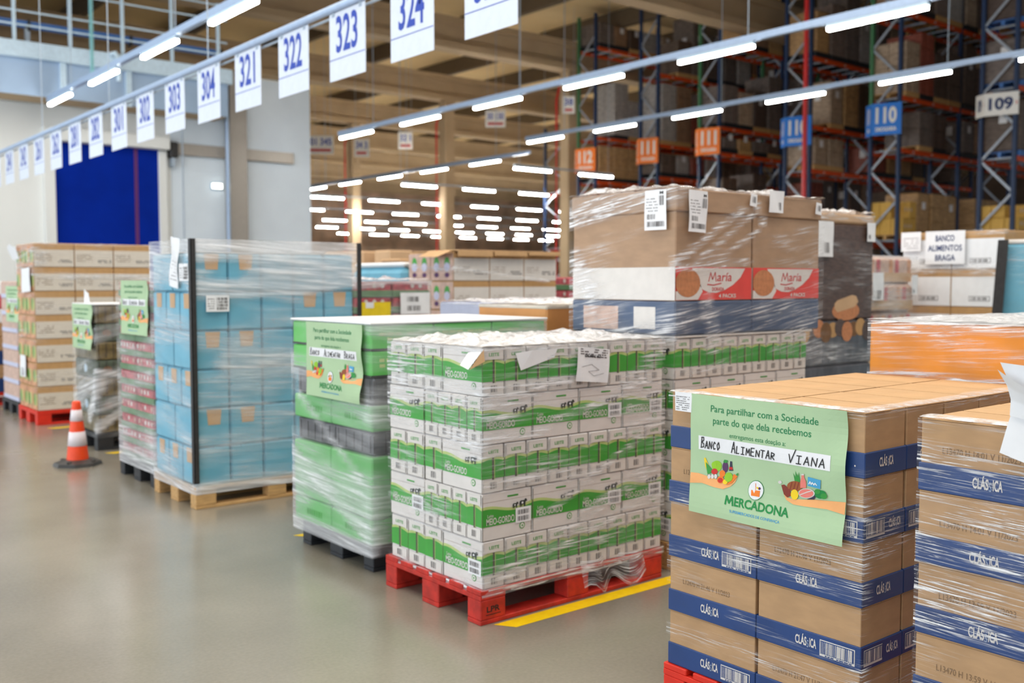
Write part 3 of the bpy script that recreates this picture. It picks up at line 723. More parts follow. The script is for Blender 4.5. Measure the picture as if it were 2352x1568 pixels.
    E(1072, 1064, 32, 46, 'f_yellow', 7); E(1172, 1052, 68, 44, 'offwhite', 7); E(1170, 1052, 60, 38, 'f_pink', 8); F.line(mb, [zuv(1120, 1065), zuv(1180, 1040), (zuv(1215, 1030))], .003, 'offwhite', 9)
    Q([(1240, 1030), (1262, 1060), (1230, 1106), (1170, 1106), (1215, 1085)], 'f_dark', 6); E(1285, 1060, 46, 38, 'logo_green', 7); E(1312, 1075, 26, 26, 'f_green', 8); E(1262, 1035, 24, 22, 'f_green', 8)
    # round basket emblem
    E(737, 1025, 70, 88, 'logo_green', 4); E(737, 1025, 66, 83, 'paper', 5)
    Q([(697, 1020), (776, 1030), (772, 1084), (697, 1070)], 'f_orange', 7); F.line(mb, [zuv(737, 1022), zuv(738, 965)], .002, 'f_orange', 8)
    E(706, 1008, 14, 12, 'f_green', 6); E(722, 1003, 10, 12, 'f_red', 6); E(752, 1008, 10, 14, 'f_yellow', 6); E(770, 1010, 12, 12, 'f_purple', 6)
    T('ERCADONA', .322, .675, .803, .878, 'logo_green', bold=.03); F.line(mb, [(u*PW, (1-v)*PH) for u, v in ((.262, .873), (.268, .808), (.287, .858), (.306, .808), (.313, .873))], .0075, 'logo_green', 2); T('SUPERMERCADOS DE CONFIANÇA', .295, .625, .912, .94, 'text_blue', bold=.01)
    me = mb.mesh('poster_sheet'); bpy.data.objects.remove(o0)
    o = link('poster', me, None, (X, yfar, ztop-PH)); tag(o, label, 'poster', 'pale green donation posters'); return o

def sticker(name, label, F0, wd, ht, body, cat='label', group=None, tilt=0, curl=.002, lift=.0012):
    """a sheet stuck on a face; F0 = (origin, u, v)"""
    mb = MB(); u, v = Vector(F0[1]), Vector(F0[2])
    if tilt: u, v = (u*math.cos(tilt)+v*math.sin(tilt)), (v*math.cos(tilt)-u*math.sin(tilt))
    bend = lambda a, b: .001+curl*(1+math.sin(a*30+b*22))
    G = Face((0, 0, 0), u, v, 0, bend); G.rect(mb, 0, 0, wd, ht, 'paper', 0, 8, 8)
    body(Face((0, 0, 0), u, v, lift, bend), mb)
    o = link(name, mb.mesh(name), None, F0[0]); tag(o, label, cat, group); return o

# ================================================================== the two stacks of brown cartons with blue trays
CX_, CY_, CH = .236, .386, .199
_ct = {}
def carton(label, x, y, z, fx, fy, code=None, lx=CX_, ly=CY_, h=CH, group=None, seed=0, crossed=False):
    key = ('b', code, lx, ly, crossed)
    if key not in _ct:
        b = MB(); b.box((.004, .004, .002), (lx-.004, ly-.004, h-.005), 'kraft', .002); b.box((.006, .006, h-.0052), (lx-.006, ly-.006, h-.0046), 'kraft_dark')
        if not crossed:
            b.box((.004, .004, h-.004), (lx/2-.0016, ly-.004, h-.0008), 'kraft_top', .0008); b.box((lx/2+.0016, .004, h-.004), (lx-.004, ly-.004, h-.0008), 'kraft_top', .0008)
        else:
            b.box((.004, .004, h-.004), (lx-.004, ly/2-.001, h-.0008), 'kraft_top', .0008); b.box((.004, ly/2+.001, h-.004), (lx-.004, ly-.004, h-.0008), 'kraft_top', .0008)
        if code:
            F = Face(*XM(.004, ly-.004, 0)); F.text(b, code, ly*.16, .108, ly*.70, .126, 'print_grey')
        _ct[key] = b.mesh('carton')
        b = MB()
    key2 = ('t', fx, fy, lx, ly)
    if key2 not in _ct:
        b = MB(); b.box((-.001, -.001, 0), (lx+.001, ly+.001, .078), 'tray_blue', .0025)
        def deco(F, wd, kind):
            if kind == 't': c = wd*.5; logo(F, b, c-.04, .028, .08, .030)
            elif kind == 'tb':
                logo(F, b, wd*.40, .030, .078, .030); a0 = wd*.635
                F.rect(b, a0, .014, wd*.955, .066, 'offwhite', 1); F.rect(b, a0+.003, .022, wd*.955-.003, .063, 'tray_blue', 2); F.bars(b, a0+.006, .024, wd*.955-.006, .061, 'offwhite', 20, 3, len(key2[1])); F.scribble(b, a0+.02, .0155, wd*.93, .0205, 1, 'tray_blue', 2, 3, .7)
            elif kind == 'bt':
                F.rect(b, wd*.06, .014, wd*.50, .066, 'offwhite', 1); F.rect(b, wd*.06+.002, .022, wd*.50-.002, .064, 'tray_blue', 2); F.bars(b, wd*.08, .024, wd*.48, .062, 'offwhite', 18, 3, 4); logo(F, b, wd*.60, .030, .068, .028)
            elif kind == 'd': F.ell(b, wd*.92, .036, .003, .003, 'offwhite', 1, 8)
        deco(Face(*XM(-.001, ly+.001, 0)), ly, fx); deco(Face(*YM(0, -.001, 0)), lx, fy); _ct[key2] = b.mesh('base_tray')
    r = random.Random(seed*77+int(x*100)+int(z*1000)+int(y*1000))
    o = link('carton', _ct[key], None, (x+r.uniform(-.002, .002), y+r.uniform(-.0015, .0015), z)); tag(o, label, 'carton', group)
    o.rotation_euler = (r.uniform(-.0012, .0012), r.uniform(-.0012, .0012), r.uniform(-.002, .002))
    link('base_tray', _ct[key2], o); return o
def logo(F, b, a, bb, wd, ht):
    F.text(b, 'CLÁS', a, bb, a+wd*.54, bb+ht*1.22, 'offwhite', 1, bold=.028); F.text(b, 's', a+wd*.555, bb-ht*.08, a+wd*.655, bb+ht*.72, 'logo_s', 2, bold=.0); F.text(b, 'ICA', a+wd*.68, bb, a+wd, bb+ht, 'offwhite', 1, bold=.028)

NX0, NY0, NZ0 = 2.70, 1.630, .1605
pallet('red pallet at the floor under the brown and blue cartons with the large green poster', NX0-.01, NY0-.01, 'pallet_red_pure')
fxm = [['t', 'tb'], ['tb', 't'], ['t', 'tb'], ['', 'd'], ['', '']]      # [tier from the bottom][far column, near column] on the aisle side
fxm = [['tb', 't'], ['t', 'tb'], ['tb', 't'], ['', 'tb'], ['', 'd']]
fym = ['t', 'bt', 't', 'bt', 't']
GA = 'brown cartons in the stack behind the large green poster'
for lv in range(5):
    for col in range(2):                     # 0 = far column, 1 = near column
        for rw in range(5):
            if lv < 4 and rw > (1 if col else 0): continue
            y = NY0+(CY_+.004)*(1-col); x = NX0+rw*(CX_+.004)
            if rw == 0: lb = 'blue-trayed brown carton, large-poster stack, %s tier, %s poster-face column' % (tier(lv, 5), 'outer' if col else 'inner')
            elif lv < 4: lb = 'blue-trayed brown carton, large-poster stack, %s tier, just behind the corner carton' % tier(lv, 5)
            else: lb = 'brown carton topping the large-poster stack, %s row from the poster, %s column' % (ORD[rw], 'outer' if col else 'inner')
            code = {(2, 1): 'L12470 H 21:46 V 11/2023', (1, 0): 'L12470 H 21:46 V 11/2023', (0, 1): 'L12470 H 21:47 V 11/2023', (3, 0): 'L12470 H 21:46 V 11/2023'}.get((lv, col)) if rw == 0 else None
            carton(lb, x, y, NZ0+lv*CH, fxm[lv][col] if rw == 0 else '', fym[lv] if col else '', code, group=GA, seed=lv)
film('light stretch film over the stack of brown cartons with the large poster', NX0-.001, NX0+1.19, NY0-.001, NY0+.775, .17, NZ0+5*CH, base=.0, amp=.8, seed=1, rim=.75,
     bands=((.0, .30, .775, .32, .05, .35), (.3, .62, .775, .60, .04, .6), (.0, .78, .35, .76, .03, .5), (.775, .70, 1.0, .74, .02, .9), (.3, .42, .78, .36, .03, .5), (.76, .17, .79, 1.15, .025, .5), (.79, .95, 1.0, .98, .05, .4)), mtl='film_fine')
# a bright narrow rim of film folded over the carton tops is left by the wrap
def rimfilm(label, x0, x1, y0, y1, z, seed, wd=.075):
    vs, fs, uv, cr = [], [], [], []
    pts = [(x0, y1-(y1-y0)*i/20) for i in range(21)] + [(x0+(x1-x0)*i/24, y0) for i in range(1, 25)]
    for i, (x, y) in enumerate(pts):
        for j in range(5):
            t = j/4*wd*(1+.5*mnoise.noise((i*.35, seed, 0)))
            px = x+t if i < 21 else x; py = y if i < 20 else y+t
            if i == 20: px, py = x+t, y+t
            vs.append((px-x0, py-y0, .003+.004*abs(mnoise.noise((i*.9, j*.8, seed)))+(.003 if 0 < j < 4 else 0))); uv.append((px, py)); cr.append((.95, .95, .8, .5, .05)[j]*(1 if i <= 22 else .7))
    for i in range(len(pts)-1):
        for j in range(4): k = i*5+j; fs.append((k, k+5, k+6, k+1))
    me = bpy.data.meshes.new('stretch_film'); me.from_pydata(vs, [], fs); me.materials.append(M['film_top'])
    ul = me.uv_layers.new(name='UVMap'); li = [0]*len(me.loops); me.loops.foreach_get('vertex_index', li); ul.data.foreach_set('uv', [c for q in li for c in uv[q]])
    at = me.attributes.new('crease', 'FLOAT', 'POINT'); at.data.foreach_set('value', cr); me.update()
    o = link('film_hem', me, None, (x0, y0, z)); tag(o, label, 'plastic film', 'film hems folded over stack tops')
rimfilm('white hem of film folded over the top edge of the large-poster stack', NX0-.006, NX0+1.19, NY0-.006, NY0+.775, NZ0+5*CH, 3)
poster('pale green donation poster with black handwriting on the brown carton stack', 2.686, 2.294, 1.160, [('BANCO', .08, .22, 0), ('ALIMENTAR', .295, .59, 0), ('VIANA', .67, .895, 0)], .014)
def form(F, b):
    F.scribble(b, .006, .006, .066, .058, 7, 'ink_soft', 1, 4, .35)
sticker('shipping_label', 'small white printed form at the top corner beside the large green poster', ((2.684, 2.366, 1.093), (0, -1, 0), (0, 0, 1)), .075, .068, form, group='shipping labels')

SX0, SY0, SZ0 = 2.625, .640, .1605
pallet('pallet under the brown cartons beside the papers, its edge below the picture', SX0-.01, SY0-.01, 'pallet_red_pure')
GB = 'brown cartons in the stack with the papers on it'
codes = ['L13470 H 13:59 V 11/2023', 'L13470 H 13:59 V 11/2023', 'L13470 H 13:59 V 11/2023', 'L13470 H 14:01 V 11/2023', 'L13470 H 14:01 V 11/2023']
for lv in range(5):
    for rw in range(5 if lv == 4 else 1):
        for col in range(2):
            lb = ('blue-trayed brown carton, paper-topped stack, %s tier, %s column' % (tier(lv, 5), 'outer' if col else 'inner')) if rw == 0 else 'brown carton topping the paper-topped stack, %s row from the aisle, %s column' % (ORD[rw], 'outer' if col else 'inner')
            carton(lb, SX0+rw*.240, SY0+.392*(1-col), SZ0+lv*.2025, 't' if rw == 0 else '', '', codes[lv] if rw == 0 else None, h=.2025, ly=.388, group=GB, seed=lv+9)
ZS = SZ0+5*.2025
film('stretch film pulled in long bright creases around the paper-topped carton stack', SX0-.001, SX0+1.19, SY0-.001, SY0+.778, .17, ZS, base=.42, amp=1.0, seed=4, rim=.5, slope=-.03,
     bands=((.0, 1.06, .8, 1.05, .09, .55), (0, .93, .8, .90, .06, .5), (0, .83, .8, .80, .05, .6), (0, .62, .8, .60, .03, .4), (0, .44, .8, .42, .05, .6), (.0, .52, .8, .50, .06, .3)), mtl='film_fine')
rimfilm('white hem of film folded over the top edge of the paper-topped stack', SX0-.006, SX0+1.19, SY0-.006, SY0+.778, ZS, 8, .085)
# delivery papers tucked under the film
def papers():
    t = empty('delivery_note', (2.60, 1.16, 1.10)); tag(t, 'white delivery papers curling up from the film on the outer carton stack', 'papers')
    O = Vector((2.60, 1.16, 1.10))
    def sheet(left, right, m, lines=False):
        # left and right edges run from the bottom to the top; the paper spans between them
        b = MB(); n, k = 18, 8
        def ev(P, t):
            f = t*(len(P)-1); i = min(int(f), len(P)-2); q = f-i; q = q*q*(3-2*q)*.5+q*.5
            return Vector(P[i]).lerp(Vector(P[i+1]), q)
        vs = [ev(left, j/n).lerp(ev(right, j/n), i/k)-O-Vector((.012*math.sin(i/k*3.1), 0, 0)) for j in range(n+1) for i in range(k+1)]
        b.add(vs, [(j*(k+1)+i, j*(k+1)+i+1, (j+1)*(k+1)+i+1, (j+1)*(k+1)+i) for j in range(n) for i in range(k)], m)
        if lines:
            for q in range(8):
                p = vs[(k+1)*(8+q//2)+3]+Vector((-.004, 0, q*.004)); b.add([p, p+Vector((0, -.012, 0)), p+Vector((0, -.012, .0012)), p+Vector((0, 0, .0012))], [(0, 1, 2, 3)], 'ink_soft')
        link('sheet', b.mesh('sheet', True), t)
    sheet([(2.598, 1.185, 1.108), (2.597, 1.172, 1.16), (2.597, 1.158, 1.212), (2.596, 1.155, 1.255), (2.590, 1.158, 1.285), (2.565, 1.175, 1.345)],
          [(2.598, .985, 1.06), (2.598, .985, 1.13), (2.598, .985, 1.19), (2.598, .985, 1.235), (2.60, .99, 1.28), (2.61, 1.00, 1.33)], 'paper', True)
    sheet([(2.590, 1.158, 1.208), (2.588, 1.156, 1.25), (2.575, 1.160, 1.285), (2.545, 1.172, 1.328)],
          [(2.594, 1.02, 1.19), (2.592, 1.02, 1.215), (2.580, 1.04, 1.235), (2.565, 1.06, 1.262)], 'paper')
papers()

# ================================================================== milk
_mk = {}
def milk_mesh(lx, ly, h, bx, by):
    key = (round(lx, 3), round(ly, 3), bx, by)
    if key in _mk: return _mk[key]
    b = MB(); b.box((0, 0, 0), (lx, ly, h), 'milkwhite', .004)
    def side(F, wd, bc):
        wide = wd > .2; n = 14 if wide else 8; g0, g1 = .30*h, (.62*h if wide else .66*h)
        hill = lambda t: g1+h*.05*math.sin(t*(6 if wide else 3.3)+(1.0 if wide else 0))
        F.poly(b, [(0, g0), (wd, g0)]+[(wd*(1-i/n), hill(1-i/n)+.06*h) for i in range(n+1)], 'paleleaf', 1)
        F.poly(b, [(0, g0), (wd, g0)]+[(wd*(1-i/n), hill(1-i/n)) for i in range(n+1)], 'milkgreen', 2)
        if wide:
            F.text(b, 'MEIO-GORDO', wd*.08, h*.33, wd*.64, h*.475, 'milkwhite', 3, bold=.014); F.text(b, 'Leite', wd*.10, h*.49, wd*.22, h*.56, 'milkwhite', 3)
            for x0, s, fl in ((.60, .75, 1), (.74, 1.0, 1)):
                k = lambda q: [(wd*(x0+u*.16*s), h*(.60+v*.17*s)) for u, v in q]
                F.poly(b, k([(.0, .35), (.05, .75), (.2, .85), (.62, .82), (.72, 1.0), (.86, 1.02), (1.0, .80), (.98, .66), (.84, .66), (.78, .45), (.70, .30), (.12, .30)]), 'cowdark', 4)
                for u in (.08, .24, .58, .70): F.poly(b, k([(u, 0), (u+.08, 0), (u+.09, .36), (u-.01, .36)]), 'cowdark', 4)
                F.poly(b, k([(.25, .45), (.45, .40), (.52, .62), (.32, .70)]), 'paper', 5)
            F.ell(b, wd*.80, h*.20, h*.075, h*.075, 'milkgreen', 2, 14); F.ell(b, wd*.80, h*.20, h*.055, h*.055, 'milkwhite', 3, 14); F.ell(b, wd*.80, h*.20, h*.02, h*.025, 'milkgreen', 4, 8)
            F.rect(b, wd*.5, h*.865, wd*.72, h*.90, 'milkgreen', 2); F.rect(b, 0, h*.81, wd, h*.815, 'print_grey', 1)
            if bc:
                F.rect(b, wd*.66, h*.27, wd*.98, h*.60, 'paper', 5)
                for q in (.31, .45): F.bars(b, wd*.70, h*q, wd*.94, h*(q+.10), 'ink_soft', 20, 6, 3)
        else:
            F.rect(b, wd*.46, h*.10, wd*.54, h*.80, 'gap_dark', 3); F.rect(b, wd*.56, h*.2, wd*.585, h*.78, 'paleleaf', 3)
            F.rect(b, wd*.06, h*.76, wd*.94, h*.985, 'offwhite', 5); F.text(b, 'LEITE', wd*.28, h*.83, wd*.74, h*.90, 'milkgreen', 6, bold=.02)
            F.rect(b, wd*.06, h*.02, wd*.94, h*.27, 'offwhite', 5); F.bars(b, wd*.36, h*.08, wd*.66, h*.22, 'ink_soft', 7, 6, 5)
            F.rect(b, wd*.94, h*.74, wd*.95, h, 'gap_dark', 4)
        F.rect(b, 0, 0, wd*.012, h*.95, 'gap_dark', 2)
    side(Face(*XM(0, ly, 0), lift=.0008), ly, bx); side(Face(*YM(0, 0, 0), lift=.0008), lx, by)
    _mk[key] = b.mesh('milk_pack'); return _mk[key]
def milk_load(where, X0, Y0, Z0, LX, LY, H, tiers, group, left=True, deep=True):
    LG = .305
    for ti in range(tiers):
        z = Z0+(tiers-1-ti)*H; A = ti % 2 == 0; nm = 'top' if ti == 0 else ORD[ti]
        items = []
        if A:
            n = 9; st = LX/n
            for i in range(n): items.append((i*st, 0, st-.006, LG, 'cross side, %s from corner' % ORD[i]))
            if left:
                st = (LY-LG-.004)/3
                for i in range(3): items.append((0, LG+.003+i*st, LG, st-.003, 'aisle side, %s from corner' % ORD[i+1]))
        else:
            n = 4; st = LX/n; s2 = (LY-LG-.004)/4
            for i in range(n): items.append((i*st, 0, st-.006, s2-.002, 'cross side, %s from corner' % ORD[i]))
            if left:
                for i in range(1, 4): items.append((0, i*s2, LG-.02, s2-.002, 'aisle side, %s from corner' % ORD[i]))
                items.append((0, LY-LG, .13, LG-.001, 'aisle side, at the far end'))
        rr2 = random.Random(ti+int(X0*10))
        for i, (dx, dy, lx, ly, wd) in enumerate(items):
            me = milk_mesh(lx, ly, H-.003, (ti == 4 and i == 0) or (ti == 3 and ly > .2), ly > .1 and False or (ti % 2 == 1 and rr2.random() < .6))
            j = rr2.uniform(-.003, .003) if not A else rr2.uniform(-.0025, .004)
            o = link('milk_pack', me, None, (X0+dx+(j if dx == 0 else 0), Y0+dy+(abs(j) if dy == 0 else 0), z)); tag(o, 'milk pack %s, %s tier, %s' % (where, nm, wd), 'milk pack', group)
pallet('red wooden pallet under the wrapped milk packs on the yellow line', 2.672, 3.500, 'pallet_red', h=.158, stencil='LPR')
MX, MYY, MZ, MH = 2.692, 3.512, .1585, .2195
milk_load('on the red pallet', MX, MYY, MZ, 1.19, .765, MH, 5, 'milk packs on the red pallet')
MT = MZ+5*MH
b = MB(); b.box((0, 0, 0), (1.17, .74, .004), 'offwhite', .001); o = link('cover_sheet', b.mesh('cover_sheet'), None, (MX+.01, MYY+.012, MT-.002)); tag(o, 'pale cover sheet under the film on top of the milk stack', 'sheet')
def tail(s, t):
    x = 3.28+.42*s; y = 3.497-.03*math.sin(s*9)-.035*t; z = .19-.17*t*(1-.35*math.sin(s*7+1)**2)
    return (x, y, max(z, .012))
L1 = .765
film('crumpled stretch film around the milk packs on the red pallet', MX, MX+1.19, MYY, MYY+.765, .125, MT, base=.30, amp=.8, seed=2, rim=.6, top=(1.0, .05), pad=.012,
     bands=((L1+.1, .20, L1+1.15, .62, .05, 1.5), (L1+.02, .19, L1+1.1, .45, .035, .9), (L1+.25, .40, L1+1.1, .80, .03, .8), (L1, .845, L1+.35, .85, .03, 1.2), (L1, 1.04, L1+.5, 1.07, .05, .7), (0, .86, L1, .83, .05, .4), (L1+.05, .62, L1+.5, .66, .03, .8), (L1+.9, 1.0, L1+1.15, 1.2, .09, .7), (L1, .14, L1+1.19, .145, .04, .9), (0, .14, L1, .15, .05, .6), (L1+.4, .9, L1+1.0, 1.0, .03, .8)),
     flaps=((0, 16, 8, tail, lambda s, t: .55+.4*math.sin(s*23)*math.sin(t*9)),))
def note(F, b):
    F.scribble(b, .02, .12, .20, .165, 4, 'ink_soft', 1, 2, .5); F.text(b, 'OK MFC 8.3', .05, .118, .15, .132, 'ink', 2, bold=.03)
    F.line(b, [(.03, .07), (.10, .085), (.15, .06), (.08, .05), (.12, .03), (.18, .045)], .002, 'ink_soft', 2)
sticker('delivery_slip', 'white handwritten slip stuck on the cross side of the milk stack', ((3.238, 3.493, 1.075), (1, 0, 0), (0, 0, 1)), .215, .165, note, tilt=-.10, curl=.004)
b = MB(); F = Face((0, 0, 0), (1, 0, 0), (0, 0, 1), .0005, lambda a, c: .004*math.sin(a*20)); F.poly(b, [(0, .08), (.03, 0), (.24, .05), (.26, .09), (.10, .09)], 'paper'); o = link('paper_scrap', b.mesh('paper_scrap'), None, (2.87, 3.494, 1.145)); tag(o, 'torn blank white paper scrap under film on the top milk packs', 'paper')
# lifted flap of the corner pack
b = MB(); b.add([(0, 0, 0), (-.012, .10, -.02), (-.05, .11, -.075), (-.06, .035, -.09)], [(0, 1, 2, 3)], 'paper'); b.add([(0, 0, 0), (.002, -.006, -.055), (-.058, .030, -.092)], [(0, 1, 2)], 'kraft_top')
o = link('torn_flap', b.mesh('torn_flap'), None, (MX-.002, MYY-.014, MT-.005)); tag(o, 'loose torn carton flap at the top corner of the milk stack', 'flap')

# ================================================================== green wrapped pallet
pallet('black plastic pallet under the green boxes next to the milk stack', 2.735, 4.525, 'pallet_black', h=.156, plastic=True)
GX, GY, GLX, GLY = 2.69, 4.455, 1.2, .88
tiers_g = [(.158, .30, 'box_green_low', 'pale green box'), (.302, .63, 'box_green_low', 'tall pale green box'), (.632, .762, 'dark_pack', 'dark grey pack'), (.764, .90, 'box_green_low', 'pale green box'), (.902, 1.05, 'dark_pack', 'black bottle pack'), (1.052, 1.19, 'box_green', 'bright green box'), (1.192, 1.325, 'box_green', 'bright green box')]
for i, (z0, z1, mk, nm) in enumerate(tiers_g):
    inset = .03 if mk == 'dark_pack' else (.0 if i != 3 else .005)
    for c in range(2):
        for r_ in range(3 if c == 0 else 1):
            b = MB(); lx, ly = GLX/3-.004, GLY/2-.004
            b.box((inset if r_ == 0 else 0, inset if c == 0 else 0, 0), (lx, ly, z1-z0-.002), mk, .008)
            F = Face(*XM(inset if r_ == 0 else 0, ly, 0)); FY = Face(*YM(0, inset if c == 0 else 0, 0))
            if mk == 'dark_pack':
                for q in range(5):
                    F.rect(b, .03+q*.085, .015, .04+q*.085, z1-z0-.02, 'edge_black'); FY.rect(b, .03+q*.07, .015, .036+q*.07, z1-z0-.02, 'edge_black')
            elif i > 4:
                F.rect(b, 0, .0, ly, .010, 'edge_black'); FY.rect(b, 0, 0, lx, .010, 'edge_black'); FY.scribble(b, .05, .05, lx-.05, z1-z0-.03, 2, 'paleleaf', 1, i, .6)
            else: F.scribble(b, .15, .05, ly-.1, min(.12, z1-z0-.02), 1, 'milkgreen', 1, i, .5)
            o = link('box', b.mesh('box'), None, (GX+r_*GLX/3, GY+c*GLY/2, z0))
            tag(o, '%s, green wrapped stack, %s tier, %s' % (nm, tier(i, 7), ('aisle corner', 'cross side, second', 'cross side, third')[r_] if c == 0 else 'aisle side, far half'), 'box', 'boxes in the green wrapped stack')
b = MB(); b.box((0, 0, 0), (GLX+.02, GLY+.02, .012), 'white', .004); o = link('top_sheet', b.mesh('top_sheet'), None, (GX-.01, GY-.01, 1.327)); tag(o, 'flat white sheet covering the top of the green wrapped stack', 'sheet')
film('hazy stretch film around the green boxes on the black pallet', GX, GX+1.2, GY, GY+.88, .10, 1.33, base=.40, amp=.45, seed=6, mtl='film_hazy', slope=-.05, bands=((0, .55, .9, .2, .06, .5), (.1, .9, .8, .5, .04, .3), (0, .15, .88, .14, .05, .7), (.9, 1.3, 2, 1.25, .05, .3), (0, .4, .88, .42, .2, .25)), pad=.010)
poster('pale green donation poster on the green wrapped stack behind the milk', 2.668, 5.115, 1.326, [('BANCO', .08, .26, 0), ('ALIMENTAR', .34, .64, 0), ('BRAGA', .70, .89, 0)], .012, .4)

# ================================================================== light blue packs with black edge strips
pallet('bare wooden pallet under the wrapped light blue packs', 2.565, 6.545, 'pallet_wood', h=.15)
WX, WYY, WLX, WLY, WH, WZ = 2.585, 6.565, 1.23, .78, .266, .152
for i in range(6):
    odd = i % 2 == 1      # tiers whose brown flaps face the cross side near the aisle
    z = WZ+i*WH
    spec = [(c, 0) for c in range(5)] + [(0, 1), (0, 2)] if not odd else [(c, 0) for c in range(5)] + [(0, 1)]
    nY = 3 if not odd else 2
    for c, r_ in spec:
        lx, ly = WLX/5-.004, WLY/nY-.004
        b = MB(); b.box((0, 0, 0), (lx, ly, WH-.003), 'water_blue', .012)
        FX, FY = Face(*XM(0, ly, 0)), Face(*YM(0, 0, 0))
        if c == 0 and not odd: FX.poly(b, [(ly*.30, WH-.012), (ly*.32, WH-.115), (ly*.68, WH-.115), (ly*.70, WH-.012)][::-1][::-1], 'kraft_pale', 2)
        if (odd and c < 2) or (not odd and c > 2): FY.poly(b, [(lx*.34, WH-.115), (lx*.70, WH-.115), (lx*.74, WH-.008), (lx*.30, WH-.008)], 'kraft_pale', 2)
        FX.rect(b, 0, 0, .004, WH, 'water_seam', 1); FY.rect(b, 0, 0, .004, WH, 'water_seam', 1); FX.rect(b, 0, 0, ly, .003, 'water_seam', 1); FY.rect(b, 0, 0, lx, .003, 'water_seam', 1)
        o = link('blue_pack', b.mesh('blue_pack'), None, (WX+c*WLX/5, WYY+r_*WLY/nY, z))
        tag(o, 'light blue pack, edge-strip stack, %s tier, %s' % (tier(i, 6), 'cross side, %s' % ORD[c] if r_ == 0 else 'aisle side, %s' % ORD[r_]), 'pack', 'light blue packs between the black edge strips')
WT = WZ+6*WH
b = MB(); b.box((0, 0, 0), (WLX-.01, WLY-.01, .006), 'offwhite', .002); o = link('cover_sheet', b.mesh('cover_sheet'), None, (WX+.005, WYY+.005, WT)); tag(o, 'pale cover sheet on top of the light blue packs', 'sheet')
for x, wd in ((WX-.02, 'aisle corner'), (WX+WLX+.002, 'inner corner')):
    b = MB(); b.box((0, 0, 0), (.035, .006, 1.66), 'edge_black', .001); b.box((0, 0, 0), (.006, .045, 1.66), 'edge_black', .001) if x < WX else b.box((.03, 0, 0), (.036, .045, 1.66), 'edge_black', .001)
    o = link('edge_strip', b.mesh('edge_strip'), None, (x-(.012 if x < WX else -.012), WYY-.036, .18)); tag(o, 'black upright edge strip at the %s of the light blue stack' % wd, 'edge protector', 'black edge strips')
film('long streaked stretch film around the light blue packs', WX-.006, WX+WLX+.02, WYY-.008, WYY+WLY, .10, 1.84, base=.36, amp=.6, seed=9, mtl='film_hazy', slope=-.06,
     bands=((.8, 1.78, 2.0, 1.78, .12, .9), (.8, 1.5, 2.0, 1.55, .09, .6), (1.2, 1.6, 2.0, 1.62, .12, .7), (.8, .13, 2.0, .14, .06, .9), (0, .13, .8, .12, .06, .7), (1.0, 1.0, 2.0, .95, .1, .4), (.0, 1.7, .78, 1.7, .25, .25)), pad=.014)
def bars_label(F, b):
    F.scribble(b, .01, .02, .06, .10, 5, 'ink_soft', 1, 2, .3)
    for q in range(4): F.bars(b, .075, .012+q*.022, .155, .030+q*.022, 'ink_soft', 14, 1, q)
sticker('shipping_label', 'white barcode label on the cross side of the light blue stack', ((2.657, 6.538, 1.347), (1, 0, 0), (0, 0, 1)), .165, .112, bars_label, group='shipping labels')
sticker('document_slip', 'long white paper strip sticking up at the light blue stack corner', ((2.562, 6.93, 1.525), (0, -1, 0), (0, 0, 1)), .145, .345, lambda F, b: F.scribble(b, .02, .05, .12, .2, 6, 'ink_soft', 1, 3, .2), tilt=-.16, curl=.006)
sticker('shipping_label', 'small white label on the aisle side of the light blue stack', ((2.562, 6.755, 1.556), (0, -1, 0), (0, 0, 1)), .165, .118, bars_label, group='shipping labels', tilt=.0)

# ================================================================== red and green can trays, dark bottles, white cartons, and the pallets beyond
def banded_stack(where, cat, name, X0, Y0, Z0, LX, LY, H, n, nx, ny, paint, group, cols=1):
    for i in range(n):
        for r_ in range(ny):
            for c in range(nx if r_ == 0 else cols):
                lx, ly = LX/nx-.004, LY/ny-.004
                b = MB(); paint(b, lx, ly, H-.003, i, c, r_)
                o = link(name, b.mesh(name), None, (X0+c*LX/nx, Y0+r_*LY/ny, Z0+i*H))
                pos = ('aisle corner' if ny > 1 or nx > 1 else 'aisle side') if c == 0 and r_ == 0 else 'cross side, %s' % ORD[c] if r_ == 0 else 'aisle side, far half'
                tag(o, '%s, %s, %s tier, %s' % (cat[1], where, tier(i, n), pos) if nx*ny > 1 else '%s, %s, %s tier' % (cat[1], where, tier(i, n)), cat[0], group)
def p_can(b, lx, ly, h, i, c, r_):
    b.box((.006, .006, h*.35), (lx-.006, ly-.006, h), 'can_red', .01); b.box((0, 0, 0), (lx, ly, h*.42), 'can_tray', .004)
    F = Face(*XM(.006, ly-.006, 0)); G = Face(*YM(.006, .006, 0)); r = random.Random(i*3+r_)
    for q in range(5):
        F.ell(b, .03+q*(ly-.06)/4.6, h*.72, .018, h*.16, r.choice(('offwhite', 'can_red', 'pink_pack')), 1, 10)
        if q < 4: G.ell(b, .04+q*(lx-.06)/4, h*.72, .02, h*.16, r.choice(('offwhite', 'can_red')), 1, 10)
pallet('black plastic pallet under the stacked red and green can trays', 2.60, 7.425, 'pallet_black', h=.156, plastic=True)
banded_stack('beside the light blue packs', ('can tray', 'red and green can tray'), 'can_tray', 2.605, 7.435, .159, 1.19, .76, .1162, 12, 3, 2, p_can, 'red and green can trays')
film('thin stretch film around the red and green can trays', 2.60, 3.8, 7.43, 8.20, .11, 1.555, base=.42, amp=.4, seed=12, mtl='film_hazy', bands=((0, .17, .8, .17, .1, .8), (0, .35, .8, .3, .2, .3)), pad=.01)
poster('pale green donation poster at the top of the red and green can stack', 2.582, 8.045, 1.560, [('BANCO', .08, .26, 0), ('ALIMENTAR', .34, .64, 0), ('BRAGA', .70, .89, 0)], .01, .8)

